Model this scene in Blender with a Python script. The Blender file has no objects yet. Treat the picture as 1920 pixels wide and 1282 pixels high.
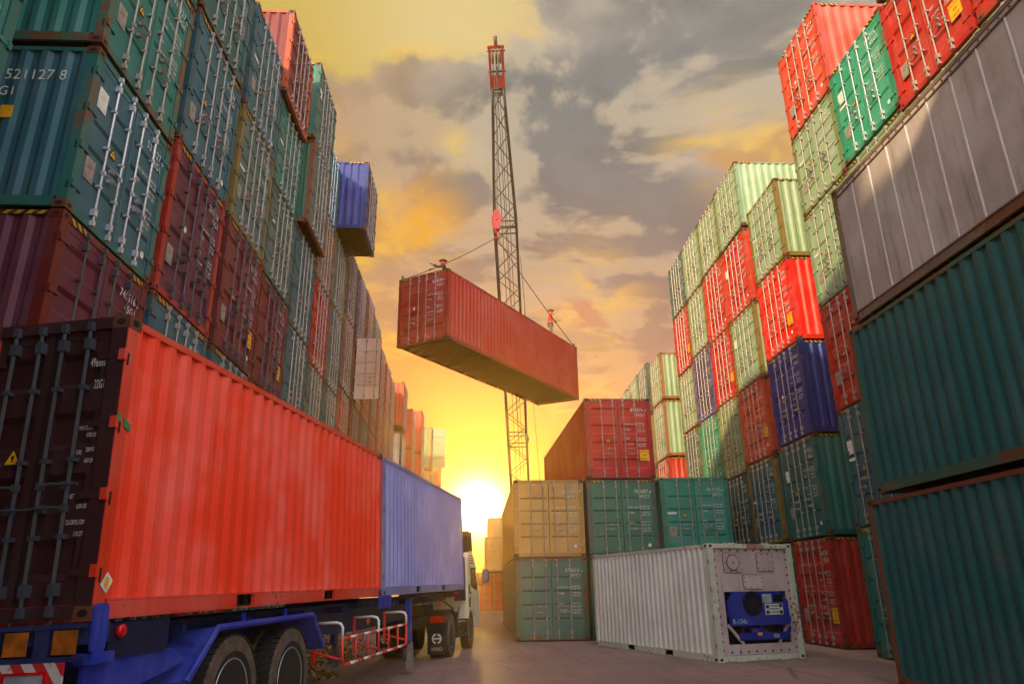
import bpy, bmesh, math, random
from mathutils import Vector, Matrix, Euler
R = math.radians
random.seed(7)
scene = bpy.context.scene
COL = scene.collection

# ------------------------------------------------------------------ camera
def vec(*a): return Vector(a)
PP = (960.0, 641.0); FPX = 1320.6
CAMPOS = Vector((0, 0, 1.62))
_Y = Vector((893-960, 1105-641, FPX)).normalized()
_Z = Vector((909-960, -3125-641, FPX)).normalized()
_X = _Y.cross(_Z)
RM = Matrix(((_X[0], _Y[0], _Z[0]), (_X[1], _Y[1], _Z[1]), (_X[2], _Y[2], _Z[2])))   # world -> camera (x right, y down, z forward)
def ray(px, py): return (RM.transposed() @ Vector((px-PP[0], py-PP[1], FPX))).normalized()
cam_data = bpy.data.cameras.new('camera'); cam = bpy.data.objects.new('camera', cam_data); COL.objects.link(cam)
cam_data.sensor_width = 36.0; cam_data.lens = FPX/1920*36; cam_data.clip_start = .1; cam_data.clip_end = 3000
rx, ry, rz = RM[0], -Vector(RM[1]), -Vector(RM[2])
cam.matrix_world = Matrix(((rx[0], ry[0], rz[0], CAMPOS[0]), (rx[1], ry[1], rz[1], CAMPOS[1]), (rx[2], ry[2], rz[2], CAMPOS[2]), (0, 0, 0, 1)))
scene.camera = cam
scene.view_settings.view_transform = 'Standard'; scene.view_settings.look = 'None'
scene.view_settings.gamma = 1.0; scene.view_settings.exposure = 0.55
scene.render.film_transparent = False
scene.cycles.max_bounces = 6; scene.cycles.diffuse_bounces = 3; scene.cycles.glossy_bounces = 3; scene.cycles.volume_bounces = 0

def lin(c):
    return tuple((x/255/12.92 if x/255 <= .04045 else ((x/255+.055)/1.055)**2.4) for x in c)

# ------------------------------------------------------------------ world sky
class NT:
    def __init__(s, tree): s.t = tree; s.n = tree.nodes; s.l = tree.links
    def node(s, kind, **kw):
        nd = s.n.new(kind)
        for k, v in kw.items(): setattr(nd, k, v)
        return nd
    def put(s, sock, v):
        if isinstance(v, bpy.types.NodeSocket): s.l.new(v, sock)
        elif v is not None:
            if isinstance(v, (tuple, list)) and len(v) == 3 and sock.type == 'RGBA': v = (*v, 1)
            sock.default_value = v
    def math(s, op, a, b=None, c=None, clamp=False):
        nd = s.node('ShaderNodeMath', operation=op, use_clamp=clamp)
        s.put(nd.inputs[0], a)
        if b is not None: s.put(nd.inputs[1], b)
        if c is not None: s.put(nd.inputs[2], c)
        return nd.outputs[0]
    def vmath(s, op, a, b=None, out=0):
        nd = s.node('ShaderNodeVectorMath', operation=op)
        s.put(nd.inputs[0], a)
        if b is not None: s.put(nd.inputs[1], b)
        return nd.outputs[out]
    def mix(s, f, a, b, mode='MIX'):
        nd = s.node('ShaderNodeMix', data_type='RGBA', blend_type=mode)
        s.put(nd.inputs[0], f); s.put(nd.inputs[6], a); s.put(nd.inputs[7], b)
        return nd.outputs[2]
    def ramp(s, v, a, b, x=0.0, y=1.0, smooth=True):
        nd = s.node('ShaderNodeMapRange', interpolation_type='SMOOTHSTEP' if smooth else 'LINEAR')
        s.put(nd.inputs[0], v)
        for i, q in enumerate((a, b, x, y)): nd.inputs[i+1].default_value = q
        return nd.outputs[0]
    def noise(s, v, scale, detail=4, rough=.5, dist=0.0):
        nd = s.node('ShaderNodeTexNoise'); s.put(nd.inputs['Vector'], v)
        nd.inputs['Scale'].default_value = scale; nd.inputs['Detail'].default_value = detail
        nd.inputs['Roughness'].default_value = rough; nd.inputs['Distortion'].default_value = dist
        return nd.outputs[0]

world = bpy.data.worlds.new('World'); scene.world = world; world.use_nodes = True
W = NT(world.node_tree); W.n.clear()
tc = W.node('ShaderNodeTexCoord'); D = W.vmath('NORMALIZE', tc.outputs['Generated'])
sep = W.node('ShaderNodeSeparateXYZ'); W.l.new(D, sep.inputs[0])
dx, dy, dz = sep.outputs
def blob(px, py, r):            # soft patch of sky, r degrees wide, round a direction
    d = ray(px, py); dt = W.vmath('DOT_PRODUCT', D, tuple(d), out=1)
    k = 1/(1-math.cos(R(r)))
    return W.math('POWER', math.e, W.math('MULTIPLY', W.math('SUBTRACT', dt, 1.0), k))
zc = W.math('MAXIMUM', dz, 0.0)
# clear part of the sunset sky, low to high
cr = W.node('ShaderNodeValToRGB'); W.l.new(zc, cr.inputs[0])
stops = [(0.0, (244, 206, 100)), (.08, (228, 192, 112)), (.17, (206, 170, 118)), (.26, (202, 160, 124)), (.38, (206, 160, 128)), (.52, (212, 170, 130)), (.66, (222, 196, 150)), (1.0, (205, 195, 170))]
els = cr.color_ramp.elements
els[0].position = 0; els[0].color = (*lin(stops[0][1]), 1); els[1].position = 1; els[1].color = (*lin(stops[-1][1]), 1)
for p, c in stops[1:-1]:
    e = els.new(p); e.color = (*lin(c), 1)
base = cr.outputs[0]
base = W.mix(W.math('MULTIPLY', blob(640, 120, 15), .85, clamp=True), base, lin((206, 180, 88)))
base = W.mix(W.math('MULTIPLY', blob(860, 60, 10), .8, clamp=True), base, lin((236, 218, 170)))
base = W.mix(W.math('MULTIPLY', blob(740, 540, 9), .6, clamp=True), base, lin((236, 164, 110)))
base = W.mix(W.math('MULTIPLY', blob(1180, 610, 9), .8, clamp=True), base, lin((214, 158, 144)))
# clouds laid on a flat ceiling so they foreshorten towards the horizon
pl = W.node('ShaderNodeCombineXYZ')
den = W.math('ADD', zc, .22)
W.l.new(W.math('DIVIDE', dx, den), pl.inputs[0]); W.l.new(W.math('DIVIDE', dy, den), pl.inputs[1]); pl.inputs[2].default_value = 3.7
P = pl.outputs[0]
warp = W.noise(P, 1.3, 3, .5); wv = W.node('ShaderNodeCombineXYZ'); W.l.new(warp, wv.inputs[0]); W.l.new(W.math('SUBTRACT', 1.0, warp), wv.inputs[1])
P2 = W.vmath('ADD', W.vmath('MULTIPLY', P, (1.0, 1.15, 1.0)), W.vmath('MULTIPLY', wv.outputs[0], (.6, .5, 0)))
n1 = W.noise(P2, 2.7, 12, .57, 0.0)
n2 = W.noise(W.vmath('ADD', P2, (4.1, 2.2, .6)), 7.0, 8, .54, 0.0)
n3 = W.noise(W.vmath('ADD', P2, (.06, -.10, .0)), 2.7, 12, .57, 0.0)      # the same field sampled a little towards the sun
mass = W.math('MULTIPLY_ADD', W.math('ADD', W.math('MULTIPLY', n1, .8), W.math('MULTIPLY', n2, .2)), 2.3, -.65)
bias = W.math('MULTIPLY', blob(1240, 200, 13), .42)
for (px, py, r, w) in ((1050, 330, 10, .26), (1010, 150, 5, .12), (1130, 500, 8, .16), (770, 200, 6, .28), (840, 400, 8, .30), (1390, 110, 6, .12), (690, 270, 6, .22), (980, 470, 7, .12), (1250, 400, 8, .16), (1150, 700, 9, .34), (820, 560, 6, .14), (760, 650, 6, .1),
                       (1330, 262, 3.2, -.42), (1470, 330, 3.5, -.40), (1010, 70, 4.5, -.28), (880, 290, 1.8, -.4), (640, 40, 8, -.26), (800, 80, 7, -.26), (1115, 562, 3.6, -.42), (760, 410, 3.4, -.34), (880, 800, 8, -.32), (1150, 10, 3, -.14), (900, 900, 12, -.5), (1080, 60, 3, -.1)):
    bias = W.math('ADD', bias, W.math('MULTIPLY', blob(px, py, r), w))
m = W.math('ADD', mass, bias)
cl = W.ramp(m, .44, .63)
lit = W.ramp(W.math('SUBTRACT', n3, n1), -.03, .05)                       # sunward flanks of the billows
rim = W.math('MULTIPLY', W.ramp(m, .36, .50), W.ramp(m, .66, .50))
lowc = W.ramp(zc, .12, .62)
gA = W.mix(lowc, lin((202, 154, 140)), lin((184, 176, 166)))
gB = W.mix(lowc, lin((172, 136, 132)), lin((122, 131, 136)))
grey = W.mix(W.ramp(m, .55, 1.1), gA, gB)
grey = W.mix(W.math('MULTIPLY', W.ramp(n2, .40, .64), .6), grey, W.mix(lowc, lin((150, 122, 122)), lin((104, 114, 122))))
grey = W.mix(W.math('MULTIPLY', lit, .65), grey, W.mix(lowc, lin((236, 188, 148)), lin((214, 200, 178))))
warmside = W.ramp(dx, .06, -.28)
grey = W.mix(W.math('MULTIPLY', warmside, .62), grey, W.mix(W.ramp(n2, .4, .62), lin((176, 134, 100)), lin((214, 164, 104))))
sky = W.mix(W.math('MULTIPLY', cl, .94), base, grey)
edge = W.mix(warmside, lin((252, 212, 150)), lin((252, 214, 104)))
sky = W.mix(W.math('MULTIPLY', W.math('MULTIPLY', rim, W.ramp(n2, .42, .60)), .6, clamp=True), sky, edge)
for (px, py, r, c_) in ((1115, 560, 3.6, (255, 208, 140)), (862, 288, 1.4, (255, 222, 130)), (1330, 250, 3.2, (255, 214, 140)), (1480, 330, 3.4, (255, 216, 130)), (790, 425, 3.4, (246, 186, 112))):
    sky = W.mix(W.math('MULTIPLY', blob(px, py, r), W.ramp(W.math('ADD', n2, W.math('MULTIPLY', n1, .5)), .66, .86)), sky, lin(c_))
# low sun behind thin cloud
sky = W.mix(W.math('MULTIPLY', blob(893, 945, 8), .85, clamp=True), sky, lin((248, 214, 104)))
for r_, a_, c_ in ((6.5, .30, (1, .74, .22)), (3.6, .8, (1, .82, .34)), (2.2, 2.2, (1, .9, .55)), (1.4, 7.0, (1, .9, .6))):
    g_ = W.math('MULTIPLY', blob(896, 950, r_), a_); q_ = W.node('ShaderNodeCombineXYZ')
    for i_ in range(3): W.l.new(W.math('MULTIPLY', g_, c_[i_]), q_.inputs[i_])
    sky = W.mix(1.0, sky, q_.outputs[0], 'ADD')
# its disc: small and very bright, it lights the haze from behind
core = W.math('MULTIPLY', blob(896, 950, .55), 5200.0)
cc = W.node('ShaderNodeCombineXYZ')
for i_, f_ in enumerate((1.0, .66, .26)): W.l.new(W.math('MULTIPLY', core, f_), cc.inputs[i_])
sky = W.mix(1.0, sky, cc.outputs[0], 'ADD')
# the half of the sky behind the camera is open and bright
back = W.ramp(dy, .25, -.55)
BACK = (1.78, 1.88, 2.05)
skyb = W.mix(W.ramp(zc, .0, .9), (BACK[0]*1.05, BACK[1]*.98, BACK[2]*.92), (BACK[0]*.75, BACK[1]*.8, BACK[2]*.86))
hsv = W.node('ShaderNodeHueSaturation'); hsv.inputs['Saturation'].default_value = 1.14; W.l.new(sky, hsv.inputs['Color'])
sky = W.mix(1.0, hsv.outputs[0], (.683, .683, .683), 'MULTIPLY')
sky = W.mix(back, sky, skyb)
sky = W.mix(W.ramp(dz, -.01, -.06), sky, (.05, .04, .035))
bg = W.node('ShaderNodeBackground'); W.put(bg.inputs[0], sky); bg.inputs[1].default_value = 1.0
wo = W.node('ShaderNodeOutputWorld'); W.l.new(bg.outputs[0], wo.inputs[0])
world.cycles.sampling_method = 'MANUAL'; world.cycles.sample_map_resolution = 2048

# ------------------------------------------------------------------ sun
sd = bpy.data.lights.new('sun', 'SUN'); sun = bpy.data.objects.new('sun', sd); COL.objects.link(sun)
sd.energy = 5.0; sd.angle = R(.9); sd.color = (1.0, .76, .42)
TOSUN = Vector((-.55, -.74, .385)).normalized()
sun.rotation_euler = TOSUN.to_track_quat('Z', 'Y').to_euler(); sun.location = TOSUN*60

# ------------------------------------------------------------------ mesh helpers
class MB:
    def __init__(s): s.v = []; s.f = []; s.m = []
    def quad(s, pts, m=0):
        i = len(s.v); s.v += [tuple(p) for p in pts]; s.f.append(tuple(range(i, i+len(pts)))); s.m.append(m)
    def box(s, x0, x1, y0, y1, z0, z1, m=0):
        i = len(s.v)
        s.v += [(x0, y0, z0), (x1, y0, z0), (x1, y1, z0), (x0, y1, z0), (x0, y0, z1), (x1, y0, z1), (x1, y1, z1), (x0, y1, z1)]
        for q in ((0, 3, 2, 1), (4, 5, 6, 7), (0, 1, 5, 4), (1, 2, 6, 5), (2, 3, 7, 6), (3, 0, 4, 7)):
            s.f.append(tuple(i+a for a in q)); s.m.append(m)
    def obox(s, c, ax, ay, az, m=0):        # box from centre and three half-axis vectors
        i = len(s.v); c = Vector(c)
        for sz in (-1, 1):
            for sx, sy in ((-1, -1), (1, -1), (1, 1), (-1, 1)):
                s.v.append(tuple(c+ax*sx+ay*sy+az*sz))
        for q in ((0, 3, 2, 1), (4, 5, 6, 7), (0, 1, 5, 4), (1, 2, 6, 5), (2, 3, 7, 6), (3, 0, 4, 7)):
            s.f.append(tuple(i+a for a in q)); s.m.append(m)
    def bar(s, a, b, w, h=None, m=0, up=(0, 0, 1)):
        a = Vector(a); b = Vector(b); d = (b-a); L = d.length; d.normalize(); u = Vector(up)
        if abs(d.dot(u)) > .95: u = Vector((1, 0, 0))
        x = d.cross(u).normalized(); y = x.cross(d); h = h or w
        s.obox((a+b)/2, x*w/2, d*L/2, y*h/2, m)
    def tube(s, pts, r, n=10, m=0, cap=True, closed=False):
        pts = [Vector(p) for p in pts]; rs = r if isinstance(r, (list, tuple)) else [r]*len(pts)
        i0 = len(s.v); k = len(pts); prev = None
        for j, p in enumerate(pts):
            if closed: d = pts[(j+1) % k]-pts[j-1]
            else: d = (pts[min(j+1, k-1)]-pts[max(j-1, 0)])
            d.normalize()
            if prev is None:
                u = Vector((0, 0, 1)) if abs(d.z) < .9 else Vector((1, 0, 0))
                x = d.cross(u).normalized()
            else: x = (prev-d*prev.dot(d)).normalized()
            prev = x; y = d.cross(x)
            for a in range(n):
                t = 2*math.pi*a/n; s.v.append(tuple(p+(x*math.cos(t)+y*math.sin(t))*rs[j]))
        for j in range(k if closed else k-1):
            a0 = i0+j*n; a1 = i0+((j+1) % k)*n
            for a in range(n):
                b = (a+1) % n; s.f.append((a0+a, a0+b, a1+b, a1+a)); s.m.append(m)
        if cap and not closed:
            s.f.append(tuple(i0+a for a in reversed(range(n)))); s.m.append(m)
            s.f.append(tuple(i0+(k-1)*n+a for a in range(n))); s.m.append(m)
    def prism(s, poly, y0, y1, m=0, plane='xz'):  # outline in a plane, extruded along the third axis
        def P3(a, b, c): return {'xz': (a, c, b), 'yz': (c, a, b), 'xy': (a, b, c)}[plane]
        i = len(s.v); k = len(poly)
        s.v += [P3(a, b, y0) for a, b in poly]+[P3(a, b, y1) for a, b in poly]
        s.f.append(tuple(i+a for a in range(k))); s.m.append(m)
        s.f.append(tuple(i+k+a for a in reversed(range(k)))); s.m.append(m)
        for a in range(k):
            b = (a+1) % k; s.f.append((i+a, i+k+a, i+k+b, i+b)); s.m.append(m)
    def lathe(s, prof, c, axis='x', n=28, m=0):   # prof: (offset along axis, radius)
        i0 = len(s.v); c = Vector(c)
        for (o, r) in prof:
            for a in range(n):
                t = 2*math.pi*a/n; q = (o, r*math.cos(t), r*math.sin(t)) if axis == 'x' else ((r*math.cos(t), o, r*math.sin(t)) if axis == 'y' else (r*math.cos(t), r*math.sin(t), o))
                s.v.append(tuple(c+Vector(q)))
        for j in range(len(prof)-1):
            for a in range(n):
                b = (a+1) % n; s.f.append((i0+j*n+a, i0+j*n+b, i0+(j+1)*n+b, i0+(j+1)*n+a)); s.m.append(m)
        for j in (0, len(prof)-1):
            if prof[j][1] > 1e-4: s.f.append(tuple(i0+j*n+a for a in range(n))); s.m.append(m)
    def mesh(s, name, smooth=False, fix=True):
        me = bpy.data.meshes.new(name); me.from_pydata(s.v, [], s.f)
        me.polygons.foreach_set('material_index', s.m)
        if fix:
            bm = bmesh.new(); bm.from_mesh(me); bmesh.ops.recalc_face_normals(bm, faces=bm.faces[:]); bm.to_mesh(me); bm.free()
        if smooth: me.polygons.foreach_set('use_smooth', [True]*len(me.polygons))
        me.update(); return me

def add(name, me, mats, parent=None, loc=(0, 0, 0), rot=None):
    o = bpy.data.objects.new(name, me); COL.objects.link(o)
    if parent: o.parent = parent
    o.location = loc
    if rot: o.rotation_euler = rot
    if not isinstance(mats, (list, tuple)): mats = [mats]
    while len(me.materials) < len(mats): me.materials.append(None)
    for i, m_ in enumerate(mats):
        o.material_slots[i].link = 'OBJECT'; o.material_slots[i].material = m_
    return o
def empty(name, loc=(0, 0, 0), rot=(0, 0, 0)):
    o = bpy.data.objects.new(name, None); COL.objects.link(o); o.location = loc; o.rotation_euler = rot; o.empty_display_size = .3; return o
def tag(o, label=None, cat=None, group=None, kind=None):
    if label: o['label'] = label
    if cat: o['category'] = cat
    if group: o['group'] = group
    if kind: o['kind'] = kind
    return o

# ------------------------------------------------------------------ materials
def paint(name, rgb, rust=.25, wear=.35, rough=.5, metal=0.0, rustc=(92, 48, 26), spec=.4, bump=.15):
    m = bpy.data.materials.new(name); m.use_nodes = True; N = NT(m.node_tree); N.n.clear()
    c = lin(rgb); tcn = N.node('ShaderNodeTexCoord'); oi = N.node('ShaderNodeObjectInfo')
    off = N.math('MULTIPLY', oi.outputs['Random'], 37.0)
    V = N.vmath('ADD', tcn.outputs['Object'], None)
    cmb = N.node('ShaderNodeCombineXYZ')
    for i in range(3): N.l.new(off, cmb.inputs[i])
    N.l.new(cmb.outputs[0], V.node.inputs[1])
    nl = N.noise(V, .9, 5, .6)
    ns = N.noise(N.vmath('MULTIPLY', V, (9, 9, .7)), 1.0, 6, .65)
    nf = N.noise(V, 14, 6, .7)
    g = sum(c)/3
    faded = tuple(min(1, (x*.72+g*.28)*1.35+.012) for x in c); dark = tuple(x*.55+.004 for x in c)
    col = N.mix(N.math('MULTIPLY', N.ramp(nl, .38, .68), wear+.25, clamp=True), c, faded)
    col = N.mix(N.math('MULTIPLY', N.ramp(ns, .50, .78), wear, clamp=True), col, dark)
    col = N.mix(N.math('MULTIPLY', N.ramp(nf, .55, .8), wear*.6, clamp=True), col, faded)
    rr = N.math('ADD', N.math('MULTIPLY', nf, .45), N.math('MULTIPLY', nl, .55))
    th = .70-.22*rust
    rm = N.ramp(rr, th, th+.05)
    rs = N.math('MULTIPLY', N.ramp(ns, .72-.1*rust, .84-.1*rust), min(1, rust*1.3), clamp=True)
    rmx = N.math('MAXIMUM', rm, rs)
    col = N.mix(N.math('MULTIPLY', rmx, .85), col, N.mix(nf, lin(rustc), lin((130, 74, 38))))
    b = N.node('ShaderNodeBsdfPrincipled'); N.put(b.inputs['Base Color'], col)
    N.put(b.inputs['Roughness'], N.math('ADD', N.math('MULTIPLY', nf, .22), rough-.1)); N.put(b.inputs['Metallic'], metal)
    b.inputs['Specular IOR Level'].default_value = spec
    bp = N.node('ShaderNodeBump'); bp.inputs['Strength'].default_value = bump; bp.inputs['Distance'].default_value = .02
    N.l.new(N.noise(V, 3.2, 5, .6), bp.inputs['Height']); N.l.new(bp.outputs[0], b.inputs['Normal'])
    o = N.node('ShaderNodeOutputMaterial'); N.l.new(b.outputs[0], o.inputs[0])
    return m
def plain(name, rgb, rough=.5, metal=0.0, em=None, var=.25):
    m = bpy.data.materials.new(name); m.use_nodes = True; N = NT(m.node_tree); N.n.clear()
    tcn = N.node('ShaderNodeTexCoord'); c = lin(rgb)
    nf = N.noise(tcn.outputs['Object'], 7, 5, .6)
    col = N.mix(N.ramp(nf, .3, .7), tuple(x*(1-var) for x in c), tuple(min(1, x*(1+var*.6)) for x in c))
    b = N.node('ShaderNodeBsdfPrincipled'); N.put(b.inputs['Base Color'], col); b.inputs['Roughness'].default_value = rough; b.inputs['Metallic'].default_value = metal
    if em:
        b.inputs['Emission Color'].default_value = (*lin(rgb), 1); b.inputs['Emission Strength'].default_value = em
    o = N.node('ShaderNodeOutputMaterial'); N.l.new(b.outputs[0], o.inputs[0]); return m
def stripes(name, a, b_, freq, axis=(1, 0, 1)):
    m = bpy.data.materials.new(name); m.use_nodes = True; N = NT(m.node_tree); N.n.clear()
    tcn = N.node('ShaderNodeTexCoord'); d = N.vmath('DOT_PRODUCT', tcn.outputs['Object'], axis, out=1)
    fr = N.math('FRACT', N.math('MULTIPLY', d, freq)); s_ = N.math('GREATER_THAN', fr, .5)
    nf = N.noise(tcn.outputs['Object'], 9, 5, .7)
    col = N.mix(s_, lin(a), lin(b_)); col = N.mix(N.ramp(nf, .55, .75), col, tuple(x*.6 for x in lin(a)))
    b = N.node('ShaderNodeBsdfPrincipled'); N.put(b.inputs['Base Color'], col); b.inputs['Roughness'].default_value = .5
    o = N.node('ShaderNodeOutputMaterial'); N.l.new(b.outputs[0], o.inputs[0]); return m

PAL = {   # colour word -> (paint rgb, rust)
 'teal blue': ((34, 92, 106), .25), 'teal': ((20, 112, 104), .25), 'dark teal': ((14, 88, 92), .25), 'green': ((44, 116, 98), .22),
 'grey teal': ((66, 98, 96), .32), 'pale green': ((132, 158, 122), .25), 'olive green': ((124, 140, 92), .3), 'bright green': ((30, 146, 112), .2),
 'maroon': ((112, 24, 40), .15), 'purple': ((92, 34, 58), .12), 'dark red': ((112, 26, 24), .2), 'red': ((190, 14, 14), .16), 'bright red': ((226, 24, 12), .05),
 'orange red': ((206, 62, 34), .12), 'brick red': ((176, 32, 20), .22), 'orange': ((206, 70, 18), .2), 'blue': ((10, 40, 128), .2), 'violet': ((74, 62, 104), .3),
 'dark violet': ((64, 48, 74), .3), 'pink grey': ((126, 88, 74), .4), 'brown': ((124, 62, 40), .5), 'ochre': ((190, 148, 76), .15), 'cream white': ((206, 200, 184), .08), 'weathered grey': ((138, 126, 134), .12),
 'tan': ((172, 88, 38), .35), 'lilac': ((98, 96, 170), .05), 'periwinkle': ((142, 150, 216), .04), 'pale pink': ((222, 184, 160), .08), 'vermilion': ((250, 62, 26), .04), 'scarlet': ((170, 6, 16), .05), 'sea green': ((22, 92, 94), .48), 'light teal': ((36, 134, 118), .2), 'rusty green': ((60, 112, 92), .5)}
MP = {k: paint('paint_'+k.replace(' ', '_'), v[0], v[1]) for k, v in PAL.items()}
MF = {k: paint('frame_'+k.replace(' ', '_'), tuple(int(x*.86) for x in v[0]), min(1.0, v[1]+.38)) for k, v in PAL.items()}
MF['mustard'] = paint('frame_mustard', (116, 98, 44), .7); MF['rust'] = paint('frame_rust', (120, 62, 38), .9); MF['orange rust'] = paint('frame_orange_rust', (140, 86, 46), .7)
M_cast = paint('casting_steel', (96, 52, 34), .8)
M_dark = plain('dark_gap', (14, 12, 12), .9)
M_gasket = plain('rubber_gasket', (22, 22, 26), .8)
M_galv = paint('galvanised_bar', (158, 148, 142), .35, .3, .38, .25)
M_chrome = paint('bright_bar', (200, 205, 215), .1, .2, .28, .6)
M_darkbar = paint('dark_bar', (74, 78, 88), .2, .3, .4, .4)
M_white = plain('white_lettering', (225, 222, 215), .6)
M_black = plain('black_lettering', (20, 18, 16), .6)
M_yel = plain('yellow_sticker', (250, 176, 20), .5)
M_tri = plain('black_border', (40, 26, 14), .6)
M_haz = stripes('hazard_stripes', (186, 140, 30), (26, 22, 18), 7.0, (1, 1, 1))
M_under = paint('underside_steel', (12, 6, 5), .1, .1, .95, 0, (30, 14, 10), .02)
M_label = plain('worn_label', (150, 140, 132), .7, var=.5)
M_blank = plain('white_label', (222, 222, 216), .6)

# ------------------------------------------------------------------ container parts (door face at y = 0 looking to -y)
CW = 2.44
def casting_mesh():
    mb = MB(); mb.box(0, .162, 0, .178, 0, .118, 0)
    def hole(cx, cz, rx_, rz_, y):
        pts = [(cx+rx_*math.cos(t*math.pi/6), y, cz+rz_*math.sin(t*math.pi/6)) for t in range(12)]; mb.quad(pts, 1)
    hole(.081, .06, .045, .03, -.003)
    pts = [(-.003, .09+.05*math.cos(t*math.pi/6), .06+.032*math.sin(t*math.pi/6)) for t in range(12)]; mb.quad(pts, 1)
    return mb.mesh('corner_casting', fix=False)
CAST = casting_mesh()
def frame_mesh(L, H, w):
    mb = MB(); e = .004; x = w/2-e
    for sx in (-1, 1):
        a, b = sorted((sx*x, sx*(x-.15)))
        mb.box(a, b, e, .14, .12, H-.12); mb.box(a, b, L-.14, L-e, .12, H-.12)
        a, b = sorted((sx*(x-.004), sx*(x-.07))); mb.box(a, b, .18, L-.18, H-.085, H-.02)
        # bottom rail with fork pockets
        a, b = sorted((sx*(x-.004), sx*(x-.05)))
        if L < 9:
            c = L/2; pk = .42; g = .95 if L < 7 else 1.3
            segs = [(.18, c-g-pk/2), (c-g+pk/2, c+g-pk/2), (c+g+pk/2, L-.18)]
            for s0, s1 in segs: mb.box(a, b, s0, s1, .02, .145)
            mb.box(a, b, .18, L-.18, .147, .165)
            for cc in (c-g, c+g): mb.box(a*.9, b*.9, cc-pk/2, cc+pk/2, .03, .145, 1)
            mb.box(a, b, .18, L-.18, .006, .018)
        else:
            mb.box(a, b, .18, L-.18, .02, .165)
        # hinge lugs on the door posts
        for k in range(4):
            z = .38+(H-.76)*k/3; mb.box(sx*x*.97-.03, sx*x*.97+.03, -.022, .02, z-.05, z+.05)
            if sx > 0 or True: mb.box(sx*(x+.0)-.004 if sx > 0 else -x-.006, sx*x+.006 if sx > 0 else -x+.004, .03, .05, z-.09, z+.02, 1)
    mb.box(-x+.16, x-.16, .01, .09, H-.11, H-.008); mb.box(-x+.16, x-.16, .012, .1, .012, .13)
    mb.box(-x+.16, x-.16, L-.09, L-.01, H-.11, H-.008); mb.box(-x+.16, x-.16, L-.1, L-.012, .012, .13)
    return mb.mesh('frame')
def side_mesh(L, H, w, sx, pitch=.278, ribs=False):
    mb = MB(); xo = sx*(w/2-.012); xi = sx*(w/2-.05); y = .14; z0, z1 = .16, H-.075; pts = []
    n = max(1, int(round((L-.28)/pitch))); p = (L-.28)/n
    if not ribs:
        for k in range(n):
            b = y+k*p
            pts += [(xo, b), (xo, b+p*.26), (xi, b+p*.5), (xi, b+p*.76)]
        pts.append((xo, L-.14))
    else:
        pts = [(xo, y), (xo, L-.14)]
    for (a, b) in zip(pts[:-1], pts[1:]):
        mb.quad([(a[0], a[1], z0), (b[0], b[1], z0), (b[0], b[1], z1), (a[0], a[1], z1)] if sx > 0 else [(b[0], b[1], z0), (a[0], a[1], z0), (a[0], a[1], z1), (b[0], b[1], z1)])
    return mb.mesh('side_panel', fix=False)
def roof_mesh(L, H, w):
    mb = MB(); x = w/2-.07; n = int(L/.5)
    for k in range(n):
        y0 = .1+(L-.2)*k/n; y1 = .1+(L-.2)*(k+1)/n; h = .02 if k % 2 else 0
        mb.quad([(-x, y0, H-.05+h), (x, y0, H-.05+h), (x, y1, H-.05+h), (-x, y1, H-.05+h)])
        if k: mb.quad([(-x, y0, H-.05), (x, y0, H-.05), (x, y0, H-.03), (-x, y0, H-.03)])
    return mb.mesh('roof_panel')
def floor_mesh(L, H, w):
    mb = MB(); x = w/2-.056; mb.quad([(-x, .1, .16), (x, .1, .16), (x, L-.1, .16), (-x, L-.1, .16)])
    n = int(L/.42)
    for k in range(1, n):
        y = L*k/n; mb.box(-x+.002, x-.002, y-.025, y+.025, .04, .158)
    return mb.mesh('floor')
def end_mesh(L, H, w):
    mb = MB(); x = w/2-.155; n = 8; p = 2*x/n; pts = []
    for k in range(n):
        b = -x+k*p; pts += [(b, L-.02), (b+p*.26, L-.02), (b+p*.5, L-.06), (b+p*.76, L-.06)]
    pts.append((x, L-.02))
    for a, b in zip(pts[:-1], pts[1:]):
        mb.quad([(b[0], b[1], .13), (a[0], a[1], .13), (a[0], a[1], H-.11), (b[0], b[1], H-.11)])
    return mb.mesh('end_panel')
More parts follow.
